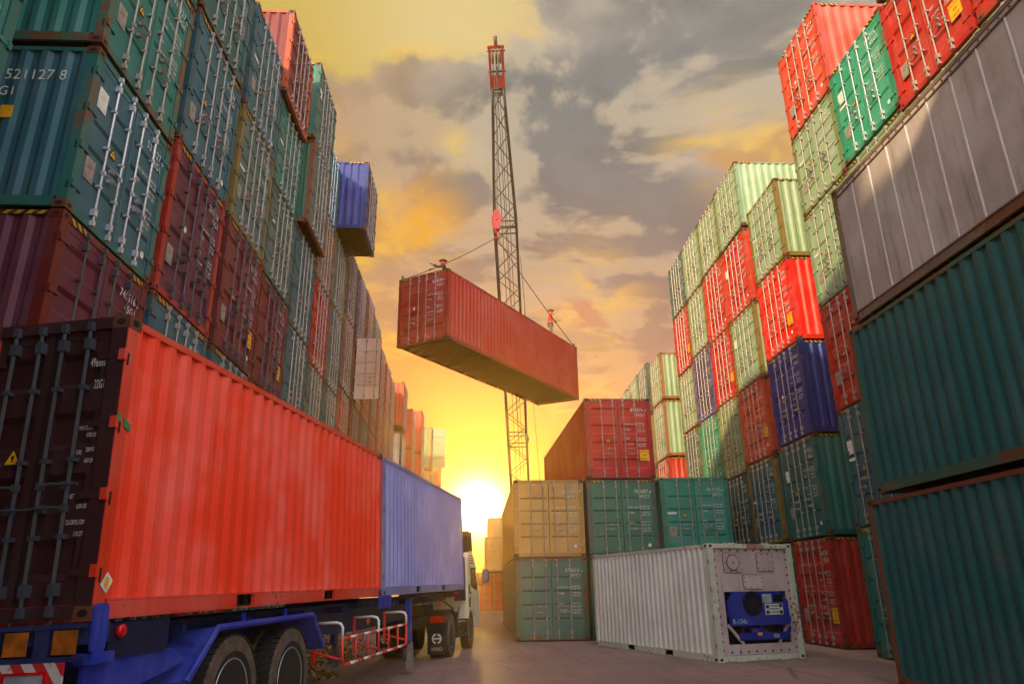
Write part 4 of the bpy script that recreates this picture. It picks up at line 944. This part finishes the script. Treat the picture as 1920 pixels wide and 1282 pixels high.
for x_ in (1.12, -.5):
    mb = MB(); mb.box(x_-.035, x_+.035, 10.0, 10.12, -.97, -.1); mb.box(x_-.055, x_+.055, 9.9, 9.98, -.9, -.1)
    l_ = add('landing_leg', mb.mesh('landing_leg'), M_tblue, tr)
    mb = MB(); mb.prism([(9.93, gz(x_, 10)+.12), (10.02, -.95), (10.1, -.95), (10.2, gz(x_, 10)+.12)], x_-.05, x_+.05, plane='yz'); mb.lathe([(-.05, .13), (.05, .13)], (x_-.12, 10.3, -1.2), 'x', 18)
    add('foot', mb.mesh('foot'), plain('foot_grey', (130, 126, 120), .6), l_)
mb = MB(); mb.lathe([(0, .06), (.03, .05), (.04, .001)], (1.0, 7.6, -.40), 'x', 14); add('side_lamp', mb.mesh('side_lamp'), M_orlamp, tr)

# tractor
tt = empty('truck_tractor', TP, TR_E)
tag(tt, 'cream white truck cab with dark mud flaps pulling the blue trailer towards the sun', 'truck')
M_cab = paint('cab_cream', (226, 226, 206), .03, .2, .3); M_glass = plain('dark_glass', (18, 22, 26), .05)
M_chr = plain('chrome', (200, 200, 205), .15, .9)
mb = MB()
for x_ in (TX-.35, TX+.35): mb.box(x_-.04, x_+.04, 11.9, 17.6, -.82, -.58)
mb.box(TX-.35, TX+.35, 12.2, 12.3, -.8, -.6); mb.box(TX-.3, TX+.3, 13.3, 14.4, -.56, -.32); mb.box(TX-.35, TX+.35, 15.2, 15.4, -.8, -.6)
add('chassis', mb.mesh('chassis'), M_tdark, tt)
for x_, f_ in ((1.08, 1), (.80, 1), (-.43, -1), (-.15, -1)): wheel(tt, x_, 13.95, .53, .25, f_)
for x_, f_ in ((1.08, 1), (-.43, -1)): wheel(tt, x_, 16.75, .52, .25, f_)
for x_ in (.98, -.34):
    mb = MB(); pts = [(13.95+.62*math.cos(R(a)), gz(x_, 13.95)+.55+.60*math.sin(R(a))) for a in range(10, 171, 20)]
    for a, b in zip(pts[:-1], pts[1:]): mb.prism([a, b, (b[0], b[1]-.02), (a[0], a[1]-.02)], x_-.3, x_+.25, plane='yz')
    add('fender', mb.mesh('fender'), M_tdark, tt)
    z0 = gz(x_, 13.2); xa, xb = x_-.24, x_+.24
    fl = add('mud_flap', strip_mesh('mud_flap', [(xa, xb, 13.18, 13.2, z0+.12, z0+.86)]), plain('flap_black', (24, 22, 24), .7), tt)
    mb = MB(); cz = z0+.48; ri, ro = .085, .125
    for a0, a1 in ((14, 166), (194, 346)):
        n = 12
        for k in range(n):
            t0, t1 = R(a0+(a1-a0)*k/n)+math.pi/2, R(a0+(a1-a0)*(k+1)/n)+math.pi/2
            mb.quad([(x_+ri*math.cos(t0), 13.176, cz+ri*math.sin(t0)), (x_+ro*math.cos(t0), 13.176, cz+ro*math.sin(t0)), (x_+ro*math.cos(t1), 13.176, cz+ro*math.sin(t1)), (x_+ri*math.cos(t1), 13.176, cz+ri*math.sin(t1))])
    mb.quad([(x_-.09, 13.175, cz-.016), (x_+.09, 13.175, cz-.016), (x_+.09, 13.175, cz+.016), (x_-.09, 13.175, cz+.016)])
    add('emblem', mb.mesh('emblem', fix=False), M_white, fl)
    add('lettering', text_mesh([('HINO', 0, 0, .085, 'CENTER')]), M_white, fl, (x_, 13.175, z0+.2))
add('tail_lamp', strip_mesh('tail_lamp', [(.84, 1.2, 13.08, 13.16, -.74, -.58)]), M_redlamp, tt)
add('tail_lamp', strip_mesh('tail_lamp', [(-.55, -.2, 13.08, 13.16, -.74, -.58)]), M_redlamp, tt)
for (x_, y_, z_) in ((1.0, 13.7, -.36), (1.1, 15.2, -.1)):
    mb = MB(); mb.lathe([(0, .07), (.06, .06), (.08, .001)], (x_, y_, z_), 'z', 14); add('marker_lamp', mb.mesh('marker_lamp'), M_orlamp, tt)
mb = MB(); mb.tube([(1.0, 14.75, -1.0), (1.0, 15.95, -1.0)], .2, 16); mb.box(.6, 1.0, 14.8, 15.9, -.9, -.6); add('fuel_tank', mb.mesh('fuel_tank'), M_tdark, tt)
mb = MB()
for z_ in (-.85, -1.18): mb.box(1.12, 1.22, 14.65, 16.1, z_-.03, z_+.02)
add('step_rail', mb.mesh('step_rail'), M_chr, tt)
mb = MB(); mb.box(-.5, 1.22, 16.46, 17.3, 1.06, 1.68); mb.box(.9, 1.2, 15.9, 16.1, -.3, .9); add('air_stack', mb.mesh('air_stack'), plain('stack_dark', (70, 46, 34), .6), tt)
mb = MB(); mb.tube([(.2, 14.6, -.4), (.4, 15.0, -.1), (.7, 15.4, -.3), (.9, 15.7, -.5)], .02, 8); mb.tube([(.5, 14.4, -.4), (.6, 15.1, .05), (.8, 15.8, -.2)], .015, 8); mb.tube([(1.05, 14.9, -.5), (1.1, 15.3, -.72), (1.1, 15.6, -.45)], .015, 8)
add('air_hoses', mb.mesh('air_hoses', smooth=True), M_tdark, tt)
mb = MB()
prof = [(16.25, -.80), (16.25, .75), (16.45, 1.05), (17.0, 1.12), (17.6, .85), (18.15, .05), (18.22, -.35), (18.22, -1.1), (17.5, -1.1), (17.38, -.85), (17.1, -.62), (16.75, -.55), (16.4, -.66)]
mb.prism(prof, -.62, 1.24, plane='yz')
cb = add('cab', mb.mesh('cab'), M_cab, tt)
mb = MB(); mb.prism([(16.75, .08), (16.75, .62), (17.45, .62), (17.92, .02), (17.5, -.05)], 1.235, 1.252, plane='yz'); add('side_window', mb.mesh('side_window'), M_glass, cb)
mb = MB(); mb.box(1.235, 1.246, 16.62, 16.635, -.5, .7); mb.box(1.235, 1.246, 17.95, 17.965, -.7, .0); mb.box(1.24, 1.256, 16.68, 16.8, -.12, -.08); add('door_gap', mb.mesh('door_gap'), M_tdark, cb)
for k in range(4): pass
mb = MB()
for k in range(4): mb.box(1.238, 1.25, 16.6+.02*k, 17.3-.06*k, .74+k*.07, .765+k*.07)
add('air_louvre', mb.mesh('air_louvre'), M_tdark, cb)
add('sticker', strip_mesh('sticker', [(1.238, 1.25, 16.35, 16.6, -.12, .14)]), plain('green_sticker', (20, 130, 70), .5), cb)
add('sticker', strip_mesh('sticker', [(1.238, 1.25, 16.38, 16.56, -.5, -.24)]), plain('dark_sticker', (40, 50, 60), .5), cb)
mb = MB(); mb.prism(rounded(-.11, .11, -.2, .2, .08), 0, .06); mr = add('mirror', mb.mesh('mirror'), M_tdark, tt, (1.58, 17.5, .36))
mb = MB(); mb.prism(rounded(-.09, .09, -.18, .18, .07), -.004, 0); add('mirror_glass', mb.mesh('mirror_glass'), M_chr, mr)
mb = MB(); mb.tube([(1.22, 17.5, .62), (1.5, 17.53, .6), (1.56, 17.53, .5)], .012, 6); mb.tube([(1.22, 17.5, .1), (1.5, 17.53, .12), (1.56, 17.53, .2)], .012, 6); add('mirror_arm', mb.mesh('mirror_arm'), M_tdark, tt)

# ------------------------------------------------------------------ crane
TIP = Vector((.97, 31.11, 29.2)); Q = Vector((3.12, 52, 9.9)); AX = (Q-TIP).normalized(); BL = 41.5; FOOT = TIP+AX*BL
cr_ = empty('crawler_crane', (FOOT.x, FOOT.y, 0))
tag(cr_, 'lattice-boom crane with red head rising behind the centre stack', 'crane')
O = Vector((FOOT.x, FOOT.y, 0))
M_lat = paint('lattice_steel', (34, 34, 42), .2, .4, .5); M_cred = paint('crane_red', (146, 18, 20), .06, .3, .4); M_rope = plain('steel_rope', (58, 54, 56), .5); M_sheave = plain('sheave', (110, 84, 60), .5)
bx_ = AX.cross(Vector((0, 0, 1))).normalized(); by_ = bx_.cross(AX).normalized()
def bp(s, u, v):     # point on the boom: distance from tip, offsets
    return TIP+AX*s+bx_*u+by_*v-O
def half(s): return (.30+.36*min(1, (s-1.5)/8.0)) if s < 35 else .66-.3*(s-35)/6.5
mb = MB(); s0 = 1.75; NS = 30; st_ = (BL-s0)/NS
for (a, b) in ((-1, -1), (1, -1), (1, 1), (-1, 1)):
    mb.tube([bp(s0+st_*k, a*half(s0+st_*k), b*half(s0+st_*k)) for k in range(NS+1)], .062, 7)
add('boom_chords', mb.mesh('boom_chords', smooth=True), M_lat, cr_)
mb = MB()
cs4 = ((-1, -1), (1, -1), (1, 1), (-1, 1))
for k in range(NS):
    sa, sb = s0+st_*k, s0+st_*(k+1); ha, hb = half(sa), half(sb)
    for q in range(4):
        c0, c1_ = cs4[q], cs4[(q+1) % 4]
        if k % 2: c0, c1_ = c1_, c0
        mb.tube([bp(sa, c0[0]*ha, c0[1]*ha), bp(sb, c1_[0]*hb, c1_[1]*hb)], .031, 5)
    if k in (0, 6, 12, 18, 24, 29):
        for q in range(4):
            c0, c1_ = cs4[q], cs4[(q+1) % 4]
            for d_ in (0, .35): s_ = sa+d_; h_ = half(s_); mb.tube([bp(s_, c0[0]*h_, c0[1]*h_), bp(s_, c1_[0]*h_, c1_[1]*h_)], .045, 6)
add('boom_lacing', mb.mesh('boom_lacing', smooth=True), M_lat, cr_)
hd = MB()
for a in (-1, 1):
    i0 = []
    hd.obox(bp(.75, a*.36, 0), AX*1.15, bx_*.05, by_*.30)
hd.obox(bp(1.5, 0, 0), AX*.38, bx_*.34, by_*.27); hd.obox(bp(-.35, 0, 0), AX*.08, bx_*.45, by_*.1)
h_ = add('boom_head', hd.mesh('boom_head'), M_cred, cr_)
mb = MB()
for (s_, u_, r_) in ((.15, -.2, .36), (.15, 0, .36), (.15, .2, .36), (.95, .0, .3), (-.7, 0, .2)):
    c = bp(s_, u_, 0); n = 20
    ring = [c+(AX*math.cos(2*math.pi*k/n)+by_*math.sin(2*math.pi*k/n))*r_ for k in range(n)]
    mb.tube(ring, .045, 6, closed=True); mb.tube([c-bx_*.05, c+bx_*.05], r_*.8, 14)
mb.tube([bp(-.15, -.5, 0), bp(-.15, .5, 0)], .05, 8); mb.tube([bp(.9, -.5, 0), bp(.9, .5, 0)], .05, 8); mb.tube([bp(-.3, 0, 0), bp(-.9, 0, 0)], .1, 8)
add('sheaves', mb.mesh('sheaves'), M_sheave, h_)
mb = MB(); mb.tube([bp(0, .0, -.7), bp(BL-3, .2, -1.0)], .02, 5); mb.tube([bp(0, .1, .1), bp(BL-1, .1, .1)], .018, 5); mb.tube([bp(0, -.25, .85), bp(20, -.25, .75), bp(BL-3, -.3, 1.4)], .022, 5)
mb.tube([bp(12, .8, .4), bp(30, 1.6, 1.3)+Vector((0, 0, -2))], .018, 5)
mb.tube([bp(0, .25, .85), bp(20, .25, .75), bp(BL-3, .3, 1.4)], .022, 5)
add('pendant_ropes', mb.mesh('pendant_ropes'), M_rope, cr_)
# crawler body behind the containers
mb = MB(); mb.prism([(-1.6, 1.2), (-1.6, 2.9), (1.0, 3.4), (4.0, 3.3), (4.6, 2.6), (4.6, 1.2)], -1.5, 1.5, plane='yz'); add('machine_house', mb.mesh('machine_house'), M_cred, cr_, (1.2, 0, 0))
for sx in (-1.6, 1.6):
    mb = MB(); mb.prism(rounded(-2.8, 3.4, 0.0, 1.05, .5), sx-.4, sx+.4, plane='yz')
    for k in range(26): mb.box(sx-.42, sx+.42, -2.4+k*.21, -2.28+k*.21, 1.03, 1.09)
    add('crawler_track', mb.mesh('crawler_track'), M_tdark, cr_, (1.2, 0, 0))
mb = MB(); mb.box(-1.5, -.4, -2.6, -.8, 1.3, 3.1); add('operator_cab', mb.mesh('operator_cab'), M_glass, cr_, (1.2, 0, 0))

# hook block and ropes
HX, HY, HZ = .93, 31.11, 18.95
hk = empty('hook_block', (HX, HY, HZ)); tag(hk, 'red hook block hanging beside the boom', 'hook block')
mb = MB()
for y_ in (-.16, .16): mb.prism([(-.2, -.62), (-.3, .1), (-.12, .62), (.12, .62), (.3, .1), (.2, -.62)], y_-.03, y_+.03)
mb.box(-.16, .16, -.12, .12, -.3, .4)
add('block_cheeks', mb.mesh('block_cheeks'), M_cred, hk)
mb = MB(); mb.tube([(0, 0, -.6), (0, 0, -.78)], .07, 8); mb.tube([(0, 0, -.78), (.13, 0, -.86), (.17, 0, -1.0), (.09, 0, -1.13), (-.05, 0, -1.14), (-.14, 0, -1.04)], [.06, .07, .07, .06, .05, .02], 8)
mb.tube([(0, -.2, .0), (0, .2, .0)], .1, 10)
add('hook', mb.mesh('hook', smooth=True), M_cred, hk)
mb = MB()
for u_ in (-.12, .04, .12): mb.tube([(u_*.6, 0, .5), Vector((TIP.x+u_+.0, TIP.y, TIP.z+.1))-Vector((HX, HY, HZ))], .016, 5)
add('hoist_rope', mb.mesh('hoist_rope'), M_rope, hk)
hk.scale = (.8, .8, .85)
HK = Vector((HX, HY, HZ-.95))
for (tgt, lb) in ((susp(-1.12, .1, 2.93), 'thin steel sling from the hook down to the near left roof corner'), (susp(1.12, 12.05, 2.93), 'thin steel sling from the hook down to the far right roof corner')):
    mb = MB(); n = 12; pts = []
    for k in range(n+1):
        t = k/n; p = HK.lerp(tgt, t); p.z -= .15*math.sin(math.pi*t); pts.append(p-HK)
    mb.tube(pts, .022, 6)
    mb.tube([pts[-1]+Vector((.0, 0, -.05)), pts[-1]+Vector((0, 0, .16))], .05, 8); q = pts[9]; mb.tube([q, q.lerp(pts[8], .2)], .045, 8)
    s_ = add('sling', mb.mesh('sling', smooth=True), M_rope, None, HK); tag(s_, lb, 'sling', 'slings carrying the hanging container')
mb = MB(); p0 = Vector((2.55, 42, 14.0)); 
mb.tube([(0, 0, 9.0), (0, 0, -4)], .018, 5)
mb.tube([(0, 0, -1.6), (0, 0, -1.2), (0, 0, -.9)], [.05, .16, .04], 10); mb.tube([(0, 0, 1.9), (0, 0, 2.2), (0, 0, 2.5)], [.04, .1, .04], 8)
s_ = add('tag_line', mb.mesh('tag_line', smooth=True), M_rope, None, (3.25, 45, 12)); tag(s_, 'thin line with a small weight hanging right of the crane boom', 'rope')

# ------------------------------------------------------------------ people
def skin_obj(name, verts, edges, mat, parent, root=0, sub=2):
    me = bpy.data.meshes.new(name); me.from_pydata([v[0] for v in verts], edges, [])
    o = add(name, me, mat, parent); md = o.modifiers.new('skin', 'SKIN'); md.use_smooth_shade = True
    for i, v in enumerate(verts):
        r = v[1]; sv = me.skin_vertices[0].data[i]; sv.radius = r if isinstance(r, tuple) else (r, r); sv.use_root = (i == root)
    ss = o.modifiers.new('sub', 'SUBSURF'); ss.levels = sub; ss.render_levels = sub
    return o
def person(loc, rotz, label, J, shirt, trousers, cap, skin_c=(178, 118, 84), mask=None, brim=True):
    root_ = empty('person', loc, (0, 0, rotz)); tag(root_, label, 'person')
    sk = plain('skin_'+shirt[0], skin_c, .6)
    order = ['pelvis', 'waist', 'chest', 'neck', 'headlo', 'headhi', 'shL', 'elL', 'wrL', 'haL', 'shR', 'elR', 'wrR', 'haR', 'hipL', 'knL', 'anL', 'toL', 'hipR', 'knR', 'anR', 'toR']
    rad = dict(pelvis=(.14, .1), waist=(.12, .09), chest=(.15, .1), neck=.05, headlo=(.07, .085), headhi=(.08, .095), shL=.055, elL=.04, wrL=.027, haL=(.04, .02), shR=.055, elR=.04, wrR=.027, haR=(.04, .02), hipL=.085, knL=.06, anL=.038, toL=.035, hipR=.085, knR=.06, anR=.038, toR=.035)
    ix = {k: i for i, k in enumerate(order)}
    ed = [('pelvis', 'waist'), ('waist', 'chest'), ('chest', 'neck'), ('neck', 'headlo'), ('headlo', 'headhi')]
    for s in 'LR': ed += [('chest', 'sh'+s), ('sh'+s, 'el'+s), ('el'+s, 'wr'+s), ('wr'+s, 'ha'+s), ('pelvis', 'hip'+s), ('hip'+s, 'kn'+s), ('kn'+s, 'an'+s), ('an'+s, 'to'+s)]
    vs = [(J[k], rad[k]) for k in order]; es = [(ix[a], ix[b]) for a, b in ed]
    # five short fingers on each hand
    for s in 'LR':
        h = Vector(J['ha'+s]); w_ = Vector(J['wr'+s]); d = (h-w_).normalized(); side = d.cross(Vector((0, 0, 1))); side = side.normalized() if side.length > .1 else Vector((1, 0, 0)); pd = side.cross(d)
        for f in range(5):
            off = side*(.014*(f-1.5)) if f < 4 else side*(-.035)
            L_ = (.055, .065, .06, .05, .035)[f]; b0 = len(vs)
            st0 = h+off+(d*.02 if f < 4 else -d*.01)
            vs.append((tuple(st0), .010)); vs.append((tuple(st0+d*L_*.6-pd*.01), .009)); vs.append((tuple(st0+d*L_*.8-pd*.035), .007))
            es += [(ix['ha'+s], b0), (b0, b0+1), (b0+1, b0+2)]
    body = skin_obj('body', vs, es, sk, root_)
    def cloth(name, keys, edges_, mat, grow):
        kk = {k: i for i, k in enumerate(keys)}
        v_ = []
        for k in keys:
            r = rad[k.split('*')[0]]; r = r if isinstance(r, tuple) else (r, r); v_.append((J[k], (r[0]+grow, r[1]+grow)))
        skin_obj(name, v_, [(kk[a], kk[b]) for a, b in edges_], mat, root_)
    arms = [('chest', 'shL'), ('shL', 'elL'), ('chest', 'shR'), ('shR', 'elR')]
    ks = ['pelvis', 'waist', 'chest', 'shL', 'elL', 'shR', 'elR']
    if shirt[2]: arms += [('elL', 'wrL'), ('elR', 'wrR')]; ks += ['wrL', 'wrR']
    else:
        for s in 'LR': J['slv'+s] = tuple(Vector(J['sh'+s]).lerp(Vector(J['el'+s]), .65)); rad['slv'+s] = .05
        ks = ['pelvis', 'waist', 'chest', 'shL', 'slvL', 'shR', 'slvR']; arms = [('chest', 'shL'), ('shL', 'slvL'), ('chest', 'shR'), ('shR', 'slvR')]
    cloth('shirt', ks, [('pelvis', 'waist'), ('waist', 'chest')]+arms, plain('cloth_'+shirt[0], shirt[1], .85), .014)
    cloth('trousers', ['pelvis', 'hipL', 'knL', 'anL', 'hipR', 'knR', 'anR'], [('pelvis', 'hipL'), ('hipL', 'knL'), ('knL', 'anL'), ('pelvis', 'hipR'), ('hipR', 'knR'), ('knR', 'anR')], plain('trousers_'+shirt[0], trousers, .85), .012)
    hh = Vector(J['headhi'])
    mb = MB(); mb.lathe([(0, .115), (.05, .11), (.09, .085), (.12, .04), (.125, .0001)], tuple(hh+Vector((0, 0, .02))), 'z', 18)
    if brim: mb.lathe([(-.01, .18), (.012, .175), (.02, .11)], tuple(hh+Vector((0, 0, .02))), 'z', 18)
    add('hat', mb.mesh('hat', smooth=True), plain('hat_'+shirt[0], cap, .8), root_)
    if mask:
        mb = MB(); hl = Vector(J['headlo']); mb.lathe([(-.07, .095), (-.02, .108), (.05, .104)], tuple(hl), 'z', 18); add('face_scarf', mb.mesh('face_scarf', smooth=True), plain('scarf_'+shirt[0], mask, .85), root_)
    hl = Vector(J['headlo']); fwd = Vector((J['toL'][0]+J['toR'][0]-J['anL'][0]-J['anR'][0], J['toL'][1]+J['toR'][1]-J['anL'][1]-J['anR'][1], 0)).normalized(); sd_ = fwd.cross(Vector((0, 0, 1)))
    mb = MB(); c = hl+Vector((0, 0, .04))+fwd*.085
    mb.obox(c-Vector((0, 0, .01)), fwd*.022, sd_*.012, Vector((0, 0, .022)), 0)
    for s in (-1, 1): mb.obox(c+sd_*.034*s+Vector((0, 0, .03))-fwd*.004, fwd*.006, sd_*.012, Vector((0, 0, .006)), 1); mb.obox(hl+sd_*.09*s+Vector((0, 0, .03)), fwd*.015, sd_*.012, Vector((0, 0, .025)), 0)
    mb.obox(c-Vector((0, 0, .055))-fwd*.002, fwd*.006, sd_*.024, Vector((0, 0, .006)), 2)
    add('face', mb.mesh('face'), [sk, M_black, plain('lips', (130, 60, 54), .6)], root_)
    return root_
# crouching worker holding the near sling (faces -x)
J1 = dict(pelvis=(0, 0, .42), waist=(-.03, 0, .58), chest=(-.08, 0, .84), neck=(-.10, 0, 1.0), headlo=(-.13, 0, 1.09), headhi=(-.13, 0, 1.19),
          shL=(-.10, -.19, .90), elL=(-.36, -.22, .80), wrL=(-.60, -.24, .88), haL=(-.68, -.25, .91), shR=(-.08, .19, .90), elR=(-.10, .30, .66), wrR=(-.28, .24, .56), haR=(-.34, .2, .55),
          hipL=(-.02, -.11, .40), knL=(-.38, -.14, .46), anL=(-.16, -.13, .08), toL=(-.34, -.14, .04), hipR=(-.02, .11, .40), knR=(-.34, .16, .30), anR=(.02, .15, .08), toR=(-.14, .16, .04))
person(susp(-.02, 1.6, 2.90), R(12), 'person crouching on the hanging container in dark jacket, grey hat and red scarf', J1, ('dark_jacket', (44, 36, 50), True), (40, 38, 46), (92, 88, 88), mask=(196, 40, 40))
J2 = dict(pelvis=(0, 0, .92), waist=(0, 0, 1.08), chest=(.01, 0, 1.32), neck=(.02, 0, 1.47), headlo=(.05, 0, 1.55), headhi=(.05, 0, 1.66),
          shL=(.02, .2, 1.38), elL=(.2, .22, 1.2), wrL=(.42, .14, 1.14), haL=(.50, .1, 1.13), shR=(.02, -.2, 1.38), elR=(.22, -.3, 1.36), wrR=(.2, -.12, 1.54), haR=(.18, -.05, 1.58),
          hipL=(0, .1, .88), knL=(.03, .12, .48), anL=(0, .13, .08), toL=(.14, .14, .04), hipR=(0, -.1, .88), knR=(.05, -.13, .48), anR=(.02, -.14, .08), toR=(.16, -.15, .04))
person(susp(.55, 10.4, 2.90), R(-8), 'person standing on the hanging container in a red shirt, one hand at the face', J2, ('red_shirt', (224, 40, 24), False), (96, 78, 72), (120, 100, 76))

# ------------------------------------------------------------------ dry leaves beside the truck
rl = random.Random(3); mb = MB()
for k in range(11000):
    y = rl.uniform(11, 23); u = rl.random()**1.4; x = -4.55+u*1.8*(.7+.3*math.sin(y*1.7)); h = 1.15*(1-u)**1.1*(.8+.2*math.sin(y*2.3))
    c = Vector((x, y, rl.uniform(0, max(.02, h))+.012)); d = Vector((rl.gauss(0, 1), rl.gauss(0, 1), rl.gauss(0, .6))).normalized(); e = d.cross(Vector((rl.gauss(0, 1), rl.gauss(0, 1), rl.gauss(0, 1)))).normalized()
    s = rl.uniform(.03, .065); mb.quad([c-d*s, c-e*s*.45, c+d*s, c+e*s*.45], rl.randrange(4))
for k in range(900):
    x, y = rl.uniform(-4.4, -.5), rl.uniform(6, 30); c = Vector((x, y, .012)); a = rl.uniform(0, 6.3); s = rl.uniform(.02, .05); d = Vector((math.cos(a), math.sin(a), .15)); e = Vector((-math.sin(a), math.cos(a), 0))
    mb.quad([c-d*s*.6, c-e*s*.4, c+d*s, c+e*s*.4], rl.randrange(4))
tag(add('dry_leaves', mb.mesh('dry_leaves', fix=False), [plain('leaf_ochre', (206, 150, 70), .8), plain('leaf_brown', (130, 84, 44), .8), plain('leaf_tan', (222, 186, 120), .8), plain('leaf_green', (120, 120, 50), .8)]), kind='stuff')

# ------------------------------------------------------------------ haze
hz = bpy.data.materials.new('warm_haze'); hz.use_nodes = True; N = NT(hz.node_tree); N.n.clear()
pv = N.node('ShaderNodeVolumePrincipled'); pv.inputs['Color'].default_value = (1.0, .70, .34, 1); pv.inputs['Density'].default_value = .0030; pv.inputs['Anisotropy'].default_value = .82
o_ = N.node('ShaderNodeOutputMaterial'); N.l.new(pv.outputs[0], o_.inputs[1])
mb = MB(); mb.box(-60, 60, -50, 130, -1.2, 36)
tag(add('haze', mb.mesh('haze'), hz), kind='stuff')
